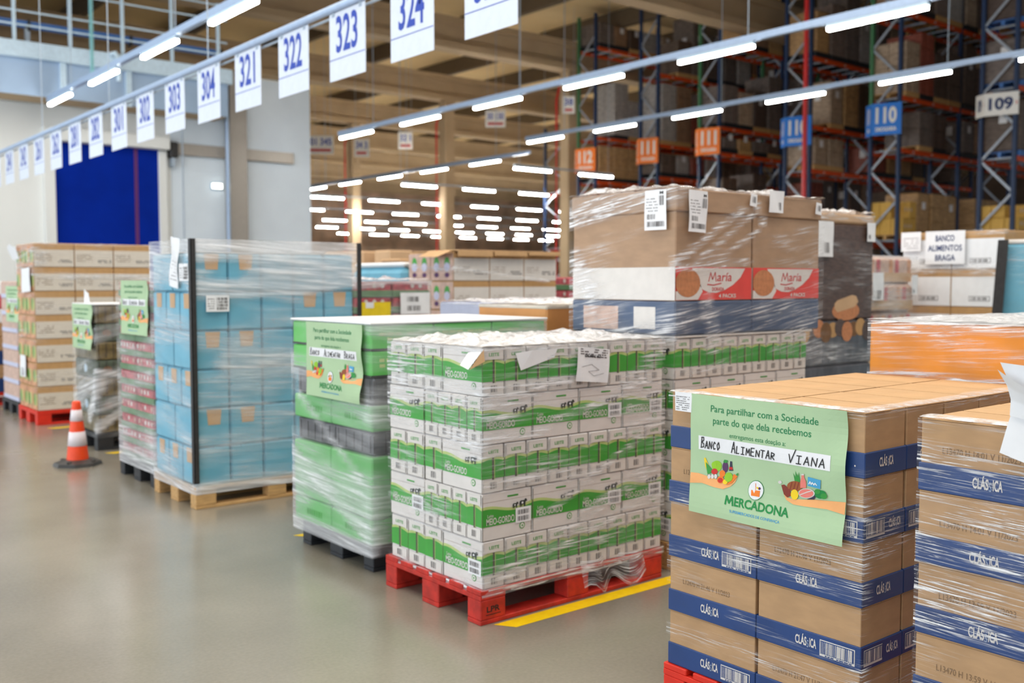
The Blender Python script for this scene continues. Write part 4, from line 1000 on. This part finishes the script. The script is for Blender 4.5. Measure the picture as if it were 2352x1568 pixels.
def p_bot(b, lx, ly, h, i, c, r_):
    b.box((0, 0, 0), (lx, ly, h), 'bottle_green' if i % 2 else 'bottle_gold', .012)
    F = Face(*XM(0, ly, 0)); G = Face(*YM(0, 0, 0))
    for q in range(6): F.rect(b, .02+q*ly/6, .02, .026+q*ly/6, h*.95, 'edge_black'); G.rect(b, .02+q*lx/6, .02, .026+q*lx/6, h*.95, 'edge_black')
    if i == 2:
        for q in range(9): F.ell(b, .04+q*(ly-.08)/8, h*.93, .018, .016, 'crate_white', 2, 8)
    if i % 2: F.ell(b, ly*.5, h*.5, .05, .04, 'steel_pale', 1); G.ell(b, lx*.25, h*.5, .04, .03, 'kraft_dark', 1)
pallet('black pallet under the dark bottle packs behind the traffic cone', 2.78, 9.42, 'pallet_black', h=.156, plastic=True)
banded_stack('behind the cone', ('bottle pack', 'dark shrink-wrapped bottle pack'), 'bottle_pack', 2.79, 9.43, .159, 1.18, .66, .168, 7, 3, 1, p_bot, 'dark bottle packs behind the cone')
b = MB(); b.box((0, 0, 0), (1.2, .7, .012), 'white', .004); o = link('top_sheet', b.mesh('top_sheet'), None, (2.78, 9.42, 1.338)); tag(o, 'white sheet covering the dark bottle packs', 'sheet')
b = MB(); b.add([(0, 0, 0), (0, -.17, 0), (-.02, -.2, .12), (.0, -.13, .09), (-.01, -.04, .13)], [(0, 1, 2, 3, 4)], 'paper'); o = link('paper_scrap', b.mesh('paper_scrap'), None, (2.84, 9.93, 1.351)); tag(o, 'crumpled white paper standing on top of the dark bottle stack', 'paper')
film('loose hanging stretch film on the dark bottle packs', 2.785, 3.98, 9.425, 10.1, .12, 1.34, base=.22, amp=.7, seed=15, mtl='film_hazy', slope=.25, bands=((.66, .74, 1.2, .62, .03, 1.6), (.66, .2, 1.1, .5, .05, 1.3), (.5, .3, .7, .6, .08, .8), (.0, .5, .66, .45, .3, .25)), pad=.014)
poster('pale green donation poster on the dark bottle packs behind the cone', 2.765, 10.045, 1.342, [('BANCO', .08, .26, 0), ('ALIMENTAR', .34, .64, 0), ('BRAGA', .70, .89, 0)], .01, 1.3)

def p_crate(b, lx, ly, h, i, c, r_):
    b.box((0, 0, 0), (lx, ly, h), 'crate_brown', .008); G = Face(*YM(0, 0, 0)); F = Face(*XM(0, ly, 0))
    G.rect(b, .004, .004, lx-.004, h*.73, 'crate_white', 1); G.scribble(b, lx*.06, h*.25, lx*.45, h*.6, 4, 'print_grey', 2, i+c, .3); G.scribble(b, lx*.6, h*.2, lx*.95, h*.34, 2, 'ink_soft', 2, i+c+3, .6)
    F.rect(b, .004, .004, ly-.004, h*.95, 'crate_print', 1)
    r = random.Random(i)
    for q in range(5): F.ell(b, ly*(.1+.2*q), h*.45, .03, h*.3, ('milkgreen', 'paleleaf', 'crate_brown')[q % 3], 2, 8)
pallet('bright red pallet under the tall stack of white and brown cartons', 2.775, 11.50, 'pallet_red_pure', h=.156, plastic=True)
banded_stack('before the blue door', ('carton', 'white carton with brown band'), 'carton', 2.785, 11.51, .159, 1.25, .74, .2585, 7, 3, 2, p_crate, 'white cartons with brown bands before the blue door')
film('thin stretch film around the tall white and brown cartons', 2.78, 4.03, 11.505, 12.25, .2, 1.97, base=.12, amp=.45, seed=17, bands=((0, 1.75, .74, 1.8, .2, .5), (.7, 1.62, 2.0, 1.6, .05, .7), (0, 1.0, .74, 1.0, .3, .2)), rim=.4)
sticker('shipping_label', 'white paper on the aisle side of the tall cartons, upper one', ((2.760, 11.93, 1.43), (0, -1, 0), (0, 0, 1)), .36, .26, lambda F, b: None, group='shipping labels', tilt=.05)
sticker('shipping_label', 'white paper on the aisle side of the tall cartons, lower one', ((2.760, 12.10, .50), (0, -1, 0), (0, 0, 1)), .24, .24, bars_label, group='shipping labels')
b = MB(); b.add([(0, 0, 0), (.02, -.22, .0), (-.02, -.25, .12), (-.06, -.12, .17), (-.05, .02, .13)], [(0, 1, 2, 3, 4)], 'paper'); o = link('paper_scrap', b.mesh('paper_scrap'), None, (2.755, 12.3, 1.80)); tag(o, 'white paper curling off the top of the tall carton stack', 'paper')
pallet('black pallet under the pinkish packs beyond the tall carton stack', 2.82, 12.50, 'pallet_black', h=.156, plastic=True)
def p_pink(b, lx, ly, h, i, c, r_):
    b.box((0, 0, 0), (lx, ly, h), 'pink_pack', .012); F = Face(*XM(0, ly, 0)); F.rect(b, 0, 0, ly, h*.25, 'lavender', 1)
    G = Face(*YM(0, 0, 0)); G.rect(b, 0, 0, lx, h*.25, 'lavender', 1)
banded_stack('poster stack beyond the tall cartons', ('pack', 'pinkish wrapped pack'), 'wrapped_pack', 2.83, 12.51, .159, 1.18, .74, .2, 7, 1, 1, p_pink, 'pinkish packs beyond the tall cartons')
poster('pale green donation poster on the pinkish packs at the far aisle end', 2.818, 12.93, 1.50, [('BANCO', .08, .26, 0), ('ALIMENTAR', .34, .64, 0), ('BRAGA', .70, .89, 0)], .01, 2)
pallet('bright red pallet at the very far end of the aisle row', 2.72, 13.75, 'pallet_red_pure', h=.156, plastic=True)
def p_far(b, lx, ly, h, i, c, r_):
    b.box((0, 0, 0), (lx, ly, h), ('tray_blue', 'kraft', 'tray_blue', 'kraft', 'kraft', 'white', 'can_red', 'white')[i], .01)
banded_stack('at the far aisle end', ('box', 'coloured box'), 'box', 2.73, 13.76, .159, 1.18, .74, .175, 8, 1, 1, p_far, 'coloured boxes at the far aisle end')
b = MB(); b.box((0, 0, 0), (1.1, 1.3, .5), 'steel', .05); b.box((.05, .05, .5), (1.05, 1.25, .75), 'rubber', .05)
o = empty('waste_container', (2.6, 18.5, 0)); tag(o, 'grey container with dark lid before the white wall', 'container')
b = MB(); b.box((0, 0, .12), (1.2, 2.2, 1.45), 'steel', .05); link('tub', b.mesh('tub'), o); b = MB(); b.box((-.03, -.03, 1.4505), (1.23, 2.23, 1.72), 'rubber', .05); link('lid', b.mesh('lid'), o)
for q in range(4): b = MB(); b.lathe([(.0, 0), (.1, 0), (.1, .119), (0, .119)], 'rubber', 12, (.2+.8*(q % 2), .3+1.6*(q//2))); link('wheel', b.mesh('wheel'), o)

# ================================================================== the second row of pallets
def hidden_pallet(label, x, y, **k): pallet(label, x, y, 'pallet_wood', h=.15, **k)
# orange box
hidden_pallet('wooden pallet under the big orange box', 3.98, 1.20, lx=1.2, ly=1.2)
b = MB(); b.box((0, 0, 0), (1.2, 1.2, 1.225), 'orange_box', .012); b.box((.004, .004, 1.2245), (1.196, 1.196, 1.228), 'white', .001); F = Face(*XM(0, 1.2, 0)); F.rect(b, .0, .03, 1.2, .034, 'orange_tan', 1)
o = link('big_box', b.mesh('big_box'), None, (3.98, 1.195, .152)); tag(o, 'big orange box wrapped in film behind the brown carton stack', 'box')
film('crackled stretch film over the big orange box', 3.98, 5.18, 1.195, 2.395, .9, 1.383, base=.36, amp=.9, seed=21, slope=.05, bands=((0, 1.15, 1.2, 1.13, .04, .8), (.3, 1.3, 1.2, 1.2, .05, .4), (0, 1.36, 1.2, 1.37, .04, 1.0)), top=(.95, .02), mtl='film', pad=.010)
# biscuit boxes on blue trays on milk packs
hidden_pallet('wooden pallet under the biscuit and milk stack', 3.985, 3.525)
milk_load('under the biscuit boxes', 3.995, 3.535, .152, 1.19, .77, .2195, 5, 'milk packs under the biscuit boxes', left=True)
b = MB(); b.box((0, 0, 0), (1.24, .80, .012), 'offwhite', .003); o = link('slip_sheet', b.mesh('slip_sheet'), None, (3.985, 3.525, 1.2505)); tag(o, 'pale slip sheet between milk packs and dark blue boxes', 'sheet')
BX0, BY0, BW = 3.982, 3.522, .655
for c in range(2):
    b = MB(); b.box((0, 0, 0), (BW-.004, .80, .182), 'slate_blue' if c == 0 else 'slate_blue', .008)
    F = Face(*XM(0, .8, 0))
    if c == 0: F.rect(b, .10, .02, .38, .15, 'pink_pack', 1); F.rect(b, .5, .03, .66, .15, 'offwhite', 1)
    o = link('box', b.mesh('box'), None, (BX0+c*BW, BY0, 1.2645)); tag(o, 'dark blue flat box under the %s biscuit box' % ('aisle-side' if c == 0 else 'second'), 'box', 'dark blue boxes under the biscuit boxes')
    b = MB(); H0, H1 = 0, .475
    b.box((.004, .004, 0), (BW-.010, .796, H1), 'kraft_grey', .006)
    F = Face(*XM(.004, .796, 0)); F.rect(b, .0, .004, .79, .18, 'offwhite', 1)
    G = Face(*YM(.004, .004, 0)); wd = BW-.014; hh = .178
    G.rect(b, 0, .004, wd, hh+.004, 'maria_red', 1)
    pts = [(wd*.18, hh)]+[(wd*(.18+.72*t/12), hh) for t in range(1, 12)]
    G.poly(b, [(wd*.20, .176)]+[(wd*.20-.08*sm(0, 1, t/8)+.02, .17-.02*t) for t in range(1, 3)]+[(wd*.34, .06), (wd*.42, .045), (wd*.52, .042), (wd*.62, .055), (wd*.74, .085), (wd*.84, .125), (wd*.905, .176)], 'offwhite', 2)
    G.poly(b, [(0, .006), (wd*.28, .006), (wd*.34, .05), (wd*.30, .10), (0, .05)], 'offwhite', 2)
    G.poly(b, [(max(.0005, wd*.15+.1*math.cos(t*.2618)), .095+.075*math.sin(t*.2618)) for t in range(24)], 'biscuit', 3)
    G.text(b, 'aría', wd*.525, .105, wd*.72, .152, 'maria_text', 3, bold=.006, shear=.15); G.line(b, [(wd*.415, .105), (wd*.44, .152), (wd*.465, .115), (wd*.50, .154), (wd*.512, .105)], .006, 'maria_text', 3); G.line(b, [(wd*.40, .088), (wd*.48, .084), (wd*.58, .094)], .006, 'maria_text', 3)
    G.text(b, 'DORADA', wd*.46, .052, wd*.62, .072, 'maria_text', 3, bold=.02); G.text(b, '4 PACKS', wd*.55, .014, wd*.78, .036, 'offwhite', 3, bold=.02)
    o = link('biscuit_box', b.mesh('biscuit_box'), None, (BX0+c*BW, BY0, 1.448)); tag(o, 'tall brown box with red and white biscuit print, %s' % ('at the aisle corner' if c == 0 else 'farther from the aisle'), 'box', 'biscuit boxes')
    b = MB(); b.box((-.003, -.008, H1-.001), (BW-.006, .806, H1+.118), 'kraft_grey', .006); link('lid', b.mesh('lid'), o)
BT = 1.448+.593
film('glossy creased stretch film around the biscuit boxes', BX0-.004, BX0+2*BW, BY0-.010, BY0+.806, 1.05, BT, base=.14, amp=.9, seed=24, slope=.15,
     bands=((.8, 1.66, 1.35, 1.95, .03, 1.0), (.9, 1.62, 1.42, 1.92, .025, .9), (1.1, 1.65, 1.5, 1.85, .02, .8), (0, 1.93, .8, 2.02, .10, .9), (.0, 1.75, .2, 1.45, .08, .5), (.8, 1.62, 1.4, 1.66, .03, .9), (1.05, 1.45, 1.1, 1.2, .07, .8), (.8, 1.3, 2.0, 1.38, .2, .35), (0, 1.3, .8, 1.36, .2, .45), (.8, 1.15, 2.1, 1.05, .25, .25), (1.45, 2.0, 1.55, 1.85, .03, 1.)), top=(.8, .06), pad=.012)
def shiplabel(F, b):
    F.text(b, 'M', .11, .188, .135, .203, 'ink', 1, bold=.04); F.bars(b, .105, .13, .14, .18, 'ink_soft', 9, 1, 3); F.scribble(b, .012, .10, .095, .18, 5, 'ink_soft', 1, 6, .25)
    F.bars(b, .02, .058, .075, .085, 'ink_soft', 12, 1, 7); F.bars(b, .02, .018, .14, .046, 'ink_soft', 24, 1, 8)
GL = 'shipping labels'
sticker('shipping_label', 'white shipping label on the aisle side of the biscuit stack', ((3.962, 3.725, 1.825), (0, -1, 0), (0, 0, 1)), .155, .212, shiplabel, group=GL)
sticker('shipping_label', 'crinkled long label on the corner biscuit box', ((4.045, 3.497, 1.815), (1, 0, 0), (0, 0, 1)), .145, .22, shiplabel, group=GL, tilt=-.03, curl=.004)
def small(F, b): F.bars(b, .015, .02, .05, .055, 'ink_soft', 8, 1, 2)
sticker('shipping_label', 'small white label on the lid edge of the corner biscuit box', ((4.562, 3.497, 1.975), (1, 0, 0), (0, 0, 1)), .06, .07, small, group=GL, tilt=-.12)
sticker('shipping_label', 'folded white label hanging from the second biscuit box lid', ((4.735, 3.497, 1.945), (1, 0, 0), (0, 0, 1)), .14, .125, lambda F, b: F.bars(b, .09, .015, .12, .06, 'ink_soft', 8, 1, 2), group=GL, curl=.004)
sticker('shipping_label', 'small white label at the far lid corner of the biscuit boxes', ((5.19, 3.497, 1.955), (1, 0, 0), (0, 0, 1)), .06, .07, small, group=GL, tilt=-.1)
# the boxes behind the green stack
hidden_pallet('wooden pallet under the tan orange box behind the green stack', 4.02, 4.60, ly=.70)
b = MB(); b.box((0, 0, 0), (1.2, .69, 1.248), 'orange_tan', .012); b.box((-.002, -.002, 1.225), (1.202, .692, 1.252), 'crate_white', .008); o = link('big_box', b.mesh('big_box'), None, (4.02, 4.595, .152)); tag(o, 'tan orange box just behind the white-topped green stack', 'box')
film('bright film folded over the tan orange box', 4.02, 5.22, 4.595, 5.285, 1.36, 1.408, base=.0, amp=.3, seed=31, rim=.4, top=(.95, .03))
hidden_pallet('wooden pallet under the lavender box behind the green stack', 4.16, 5.32, ly=.65)
b = MB(); b.box((0, 0, 0), (1.2, .62, 1.255), 'lavender', .012); o = link('big_box', b.mesh('big_box'), None, (4.16, 5.315, .152)); tag(o, 'pale lavender box beside the tan orange box', 'box')
film('white crinkled film over the lavender box', 4.16, 5.36, 5.315, 5.935, 1.28, 1.41, base=.05, amp=.4, seed=33, rim=.6, top=(.95, .03))
hidden_pallet('wooden pallet under the pink can trays behind the light blue packs', 3.90, 7.40, ly=.36)
banded_stack('behind the light blue packs', ('can tray', 'pink and green can tray'), 'can_tray', 3.91, 7.41, .153, 1.18, .33, .1405, 10, 3, 1, p_can, 'pink can trays behind the light blue packs')
film('crumpled bright film over the pink can trays', 3.905, 5.10, 7.405, 7.745, .9, 1.56, base=.45, amp=.5, seed=35, rim=.8, mtl='film_hazy', top=(.95, .05), bands=((.4, 1.5, 1.0, 1.52, .03, 1.0),))
sticker('shipping_label', 'large white barcode label on the pink can stack', ((4.76, 7.385, 1.265), (1, 0, 0), (0, 0, 1)), .31, .19, lambda F, b: (F.bars(b, .07, .11, .19, .155, 'ink_soft', 14, 1, 2), F.bars(b, .07, .03, .21, .075, 'ink_soft', 18, 1, 4)), group=GL)
b = MB(); F = Face((0, 0, 0), (1, 0, 0), (0, 0, 1), .001); F.rect(b, 0, 0, .30, .15, 'yellow', 0, 4, 4); F.rect(b, .05, .10, .13, .15, 'paper', 1); o = link('placard', b.mesh('placard'), None, (4.36, 7.386, 1.225)); tag(o, 'bright yellow card on the pink can stack', 'card')
# white cartons with brown bands, one flap up
hidden_pallet('wooden pallet under the white cartons with the open flap', 5.64, 7.81, lx=1.33)
def p_q5(b, lx, ly, h, i, c, r_):
    b.box((0, 0, 0), (lx, ly, h), 'crate_brown', .008); G = Face(*YM(0, 0, 0)); F = Face(*XM(0, ly, 0))
    G.rect(b, .004, .004, lx-.004, h*.79, 'offwhite', 1); G.scribble(b, lx*.08, h*.30, lx*.45, h*.55, 3, 'print_grey', 2, i+c, .25); G.scribble(b, lx*.55, h*.22, lx*.95, h*.38, 2, 'ink_soft', 2, i+c+3, .6)
    F.rect(b, .003, .003, ly-.003, h*.97, 'pink_pack', 1)
    for q in range(2): F.ell(b, ly*(.27+.46*q), h*.62, .045, h*.22, 'milkgreen', 2, 10); F.ell(b, ly*(.27+.46*q), h*.48, .05, h*.16, 'lavender', 3, 10); F.ell(b, ly*(.27+.46*q), h*.20, .04, .025, 'f_purple', 2, 10)
banded_stack('open-flap stack', ('carton', 'white carton with brown top band'), 'carton', 5.645, 7.815, .153, 1.33, .78, .2815, 6, 3, 2, p_q5, 'white cartons in the open-flap stack')
b = MB()
for c in range(3): b.box((c*.444+.01, -.05, 0), (c*.444+.43, .74, .012), 'kraft_top', .002); b.box((c*.444+.01, -.06, -.05+.01*c), (c*.444+.43, -.045, .01), 'kraft_top', .002)
b.add([(-.01, .0, .012), (-.01, .4, .012), (-.18, .36, -.05), (-.2, .02, -.06)], [(0, 1, 2, 3)], 'kraft_top'); o = link('cover_board', b.mesh('cover_board'), None, (5.645, 7.80, 1.8455)); tag(o, 'tan cardboard cover with a folded flap on the white carton stack', 'cardboard cover')
film('sagging film strand across the white carton stack', 5.63, 6.98, 7.79, 8.6, 1.3, 1.84, base=-.15, amp=.4, seed=41, bands=((.0, 1.72, .8, 1.66, .03, .8), (.8, 1.68, 2.0, 1.56, .03, 1.0)))
hidden_pallet('wooden pallet under the blue bale behind the pink cans', 5.62, 8.66)
b = MB(); b.box((0, 0, 0), (1.2, 1.05, 1.55), 'water_blue', .06); o = link('wrapped_bale', b.mesh('wrapped_bale'), None, (5.62, 8.66, .152)); tag(o, 'blue wrapped bale showing above the pink can stack', 'bale')
b = MB(); b.box((0, 0, 0), (1.15, 1.0, .05), 'white', .02); b.box((.02, .1, .05), (1.1, .5, .09), 'kraft', .02); o = link('top_sheet', b.mesh('top_sheet'), None, (5.64, 8.68, 1.704)); tag(o, 'white and brown crumpled sheet on the blue bale', 'sheet')
for i in range(3):
    o = link('carton', MB().box((0, 0, 0), (.42, .42, .36), 'kraft_pale', .02).mesh('carton'), None, (7.6+.1*i, 13.55-.58*i, 1.652)); tag(o, 'small tan carton seen over the blue bale, %s of three' % ORD[i], 'carton', 'tan cartons beyond the blue bale')
b = MB(); b.box((0, 0, 0), (1.0, 1.9, 1.65), 'load_5', .02); o = link('crate', b.mesh('crate'), None, (7.4, 12.2, 0)); tag(o, 'dark brown crate carrying the three small tan cartons', 'crate')
hidden_pallet('wooden pallet under the red packs behind the open-flap stack', 7.5, 8.0)
banded_stack('peeping behind the open-flap stack', ('pack', 'red wrapped pack'), 'wrapped_pack', 7.51, 8.01, .153, 1.18, .78, .145, 10, 1, 1, p_can, 'red packs behind the white cartons')
# dark brown stack
hidden_pallet('wooden pallet under the tall dark brown wrapped stack', 6.15, 4.40)
for i, (z0, z1, mk) in enumerate(((.152, .9, 'dark_pack'), (.902, 1.25, 'dark_pack'), (1.252, 2.0, 'dark_brown'), (2.002, 2.08, 'kraft_pale'))):
    b = MB(); b.box((0, 0, 0), (1.2, .8, z1-z0), mk, .015); G = Face(*YM(0, 0, 0))
    if i == 1:
        for q in range(12): G.ell(b, .07+q*.096, .275+.018*math.sin(q*2.1), .075, .06+.01*(q % 3), ('biscuit', 'kraft_dark', 'crate_brown', 'dark_brown')[q % 4], 1+q % 3, 14)
    if i == 2: G.ell(b, .82, .07, .19, .075, 'biscuit', 1); G.poly(b, [(.66, .09), (.70, .06), (.94, .10), (.99, .14), (.96, .185), (.90, .195), (.70, .155), (.66, .13)], 'kraft_pale', 2)
    o = link('box', b.mesh('box'), None, (6.15, 4.40, z0)); tag(o, '%s in the dark stack beside the biscuit boxes' % ('hidden dark box at the bottom', 'grey dark box with printed buns', 'tall dark brown box with printed loaf', 'flat brown top tray')[i], 'box', 'boxes of the dark brown stack')
film('fine creased film around the tall dark brown stack', 6.15, 7.35, 4.40, 5.2, .9, 2.08, base=.10, amp=.6, seed=45, top=(.8, .1), bands=((.8, 1.02, 2.0, 1.0, .12, .5), (.8, 2.05, 2.0, 2.05, .05, .8), (.8, 1.5, 2.0, 1.6, .3, .2)))
sticker('shipping_label', 'cream label on the dark brown stack', ((6.43, 4.383, 1.74), (1, 0, 0), (0, 0, 1)), .32, .27, lambda F, b: F.bars(b, .2, .03, .27, .11, 'ink_soft', 8, 1, 2), group=GL)
sticker('shipping_label', 'small white label at the outer edge of the dark brown stack', ((7.22, 4.383, 1.87), (1, 0, 0), (0, 0, 1)), .12, .15, small, group=GL)
# pinkish packs
hidden_pallet('wooden pallet under the pinkish bottle packs', 8.50, 5.32)
for i in range(6):
    b = MB(); j = (.0, .02, -.02, .02, 0, .02)[i]; b.box((0, j, 0), (1.17+j, .75, .2745), 'pink_pack', .04); F = Face(*YM(0, j, 0))
    for q in range(10): F.rect(b, .03+q*.115, .03, .10+q*.115, .24, ('can_red', 'pink_pack', 'crate_print')[(q+i) % 3], 1)
    F.rect(b, 0.02, 0.02, 1.15, .11, 'kraft_pale', 2)
    o = link('wrapped_pack', b.mesh('wrapped_pack'), None, (8.52, 5.34, .153+i*.2755)); tag(o, 'pinkish wrapped pack beside the dark brown stack, %s tier' % tier(i, 6), 'pack', 'pinkish packs beside the dark brown stack')
film('film around the pinkish packs', 8.51, 9.70, 5.315, 6.1, .9, 1.81, base=.45, amp=.5, seed=47, rim=.4, mtl='film_hazy')
sticker('shipping_label', 'white label on the pinkish packs', ((8.83, 5.29, 1.37), (1, 0, 0), (0, 0, 1)), .2, .27, bars_label, group=GL)
sticker('shipping_label', 'second smaller label at the corner of the pinkish packs', ((9.56, 5.29, 1.42), (1, 0, 0), (0, 0, 1)), .11, .2, small, group=GL)
# white cartons with the food bank notice
hidden_pallet('wooden pallet under the white cartons with the lettered notice', 9.95, 4.54, ly=1.1)
def p_braga(b, lx, ly, h, i, c, r_):
    b.box((0, 0, 0), (lx, ly, h), 'crate_brown', .008); F = Face(*XM(0, ly, 0)); F.rect(b, .004, .004, ly-.004, h*.80, 'paper', 1)
    F.rect(b, ly*.35, h*.15, ly*.75, h*.28, 'ink_soft', 2); F.rect(b, ly*.36, h*.165, ly*.74, h*.265, 'paper', 3); F.bars(b, ly*.39, h*.18, ly*.71, h*.25, 'ink_soft', 14, 4, 3)
banded_stack('lettered-notice stack', ('carton', 'white carton with brown top band'), 'carton', 9.96, 4.55, .153, 1.15, 1.07, .382, 5, 1, 2, p_braga, 'white cartons under the lettered notice')
film('film around the white cartons with the lettered notice', 9.95, 11.1, 4.54, 5.63, 1.1, 2.07, base=.15, amp=.5, seed=49, bands=((0, 1.70, 1.1, 1.66, .1, .6), (0, 2.05, 1.1, 2.05, .05, .5)))
def notice(F, b):
    for s, a0, a1, q in (('BANCO', .11, .31, .235), ('ALIMENTOS', .03, .39, .135), ('BRAGA', .11, .32, .035)): F.text(b, s, a0, q, a1, q+.062, 'navy_print', 1, bold=.014)
sticker('notice', 'white notice reading banco alimentos braga on white cartons', ((9.925, 5.35, 1.73), (0, -1, 0), (0, 0, 1)), .42, .34, notice, cat='notice', tilt=.0, curl=.0006, lift=.003)
sticker('document_slip', 'plain white paper at the corner of the cartons with the notice', ((9.925, 5.62, 1.87), (0, -1, 0), (0, 0, 1)), .22, .20, lambda F, b: F.scribble(b, .03, .03, .2, .16, 5, 'ink_soft', 1, 2, .2), curl=.0006, lift=.003)
# light blue bale with black strip at the edge of the picture
hidden_pallet('wooden pallet under the light blue wrapped load by the rack', 9.02, 3.30)
b = MB(); b.box((0, 0, 0), (1.2, .93, 1.73), 'water_blue', .02); b.box((.003, .003, 1.73), (1.19, .92, 1.77), 'offwhite', .01); F = Face(*XM(0, .93, 0)); F.rect(b, .38, 1.38, .62, 1.66, 'lavender', 1); o = link('wrapped_load', b.mesh('wrapped_load'), None, (9.02, 3.24, .152)); tag(o, 'light blue wrapped load with one black edge strip', 'wrapped load')
b = MB(); b.add([(0, 0, 0), (.03, -.08, 0), (.06, 0, 0), (0, -.10, 1.76), (.03, -.18, 1.76), (.06, -.10, 1.76)], [(0, 1, 4, 3), (1, 2, 5, 4), (0, 3, 5, 2), (0, 2, 1), (3, 4, 5)], 'edge_black'); o = link('edge_strip', b.mesh('edge_strip'), None, (8.93, 4.24, .16)); tag(o, 'leaning black edge strip on the light blue load by the rack', 'edge protector', 'black edge strips')
film('film around the light blue load by the rack', 9.02, 10.2, 3.24, 4.17, 1.0, 1.93, base=.3, amp=.4, seed=51, rim=.5)
# sliver of a stack behind the tall cartons
hidden_pallet('wooden pallet behind the tall white and brown cartons', 4.45, 11.75)
b = MB(); b.box((0, 0, 0), (1.2, .8, 1.55), 'water_blue', .02); b.box((.1, -.02, 0), (.2, -.0005, 1.55), 'edge_black', .004); b.box((0, 0, 1.55), (1.2, .8, 1.6), 'white', .02); o = link('wrapped_load', b.mesh('wrapped_load'), None, (4.45, 11.75, .152)); tag(o, 'pale blue load peeping out behind the tall white and brown cartons', 'wrapped load')

# ================================================================== floor marks and the cone
for i, (Y, x0) in enumerate(((1.49, 2.74), (3.435, 2.73), (5.46, 2.76), (7.39, 2.77), (9.23, 2.79), (11.2, 2.8), (13.3, 2.8))):
    q = MB(); q.add([(x0, Y+.045, .0012), (x0+.06, Y-.045, .0012), (x0+1.35, Y-.045, .0012), (x0+1.35, Y+.045, .0012)], [(0, 1, 2, 3)], 'line_yellow'); struct('trim_%d' % (i+3), q)
t = empty('traffic_cone', (2.44, 8.83, 0)); tag(t, 'orange and white striped traffic cone on the floor', 'traffic cone')
b = MB(); hb = .17
b.add([(hb*(1 if abs(math.cos(a)) > .5 else .55)*(1 if math.cos(a) > 0 else -1) if False else .20*math.cos(a), .20*math.sin(a), 0) for a in [math.pi/8+i*math.pi/4 for i in range(8)]]+[(.185*math.cos(a), .185*math.sin(a), .028) for a in [math.pi/8+i*math.pi/4 for i in range(8)]]+[(.11*math.cos(a), .11*math.sin(a), .05) for a in [math.pi/8+i*math.pi/4 for i in range(8)]],
      [tuple((i, (i+1) % 8, 8+(i+1) % 8, 8+i)) for i in range(8)]+[tuple((8+i, 8+(i+1) % 8, 16+(i+1) % 8, 16+i)) for i in range(8)]+[tuple(range(8))[::-1], tuple(range(16, 24))], 'rubber')
for a in range(4): b.box((.135*math.cos(a*1.5708+.78)-.02, .135*math.sin(a*1.5708+.78)-.02, .03), (.135*math.cos(a*1.5708+.78)+.02, .135*math.sin(a*1.5708+.78)+.02, .05), 'rubber', .008)
link('base', b.mesh('base'), t)
R = lambda z: .090-(z-.05)*(.056/.49)
b = MB(); b.lathe([(R(z)-.002, z) for z in (.05, .2, .35, .50)]+[(R(.53), .53), (.026, .542), (.0, .543)], 'cone_orange', 32); link('cone_body', b.mesh('cone_body', True), t)
for z0, z1 in ((.165, .285), (.375, .47)): b = MB(); b.lathe([(R(z0)-.0018, z0), (R(z0)+.0006, z0+.001), (R(z1)+.0006, z1-.001), (R(z1)-.0018, z1)], 'cone_white', 32); link('reflective_band', b.mesh('reflective_band', True), t)
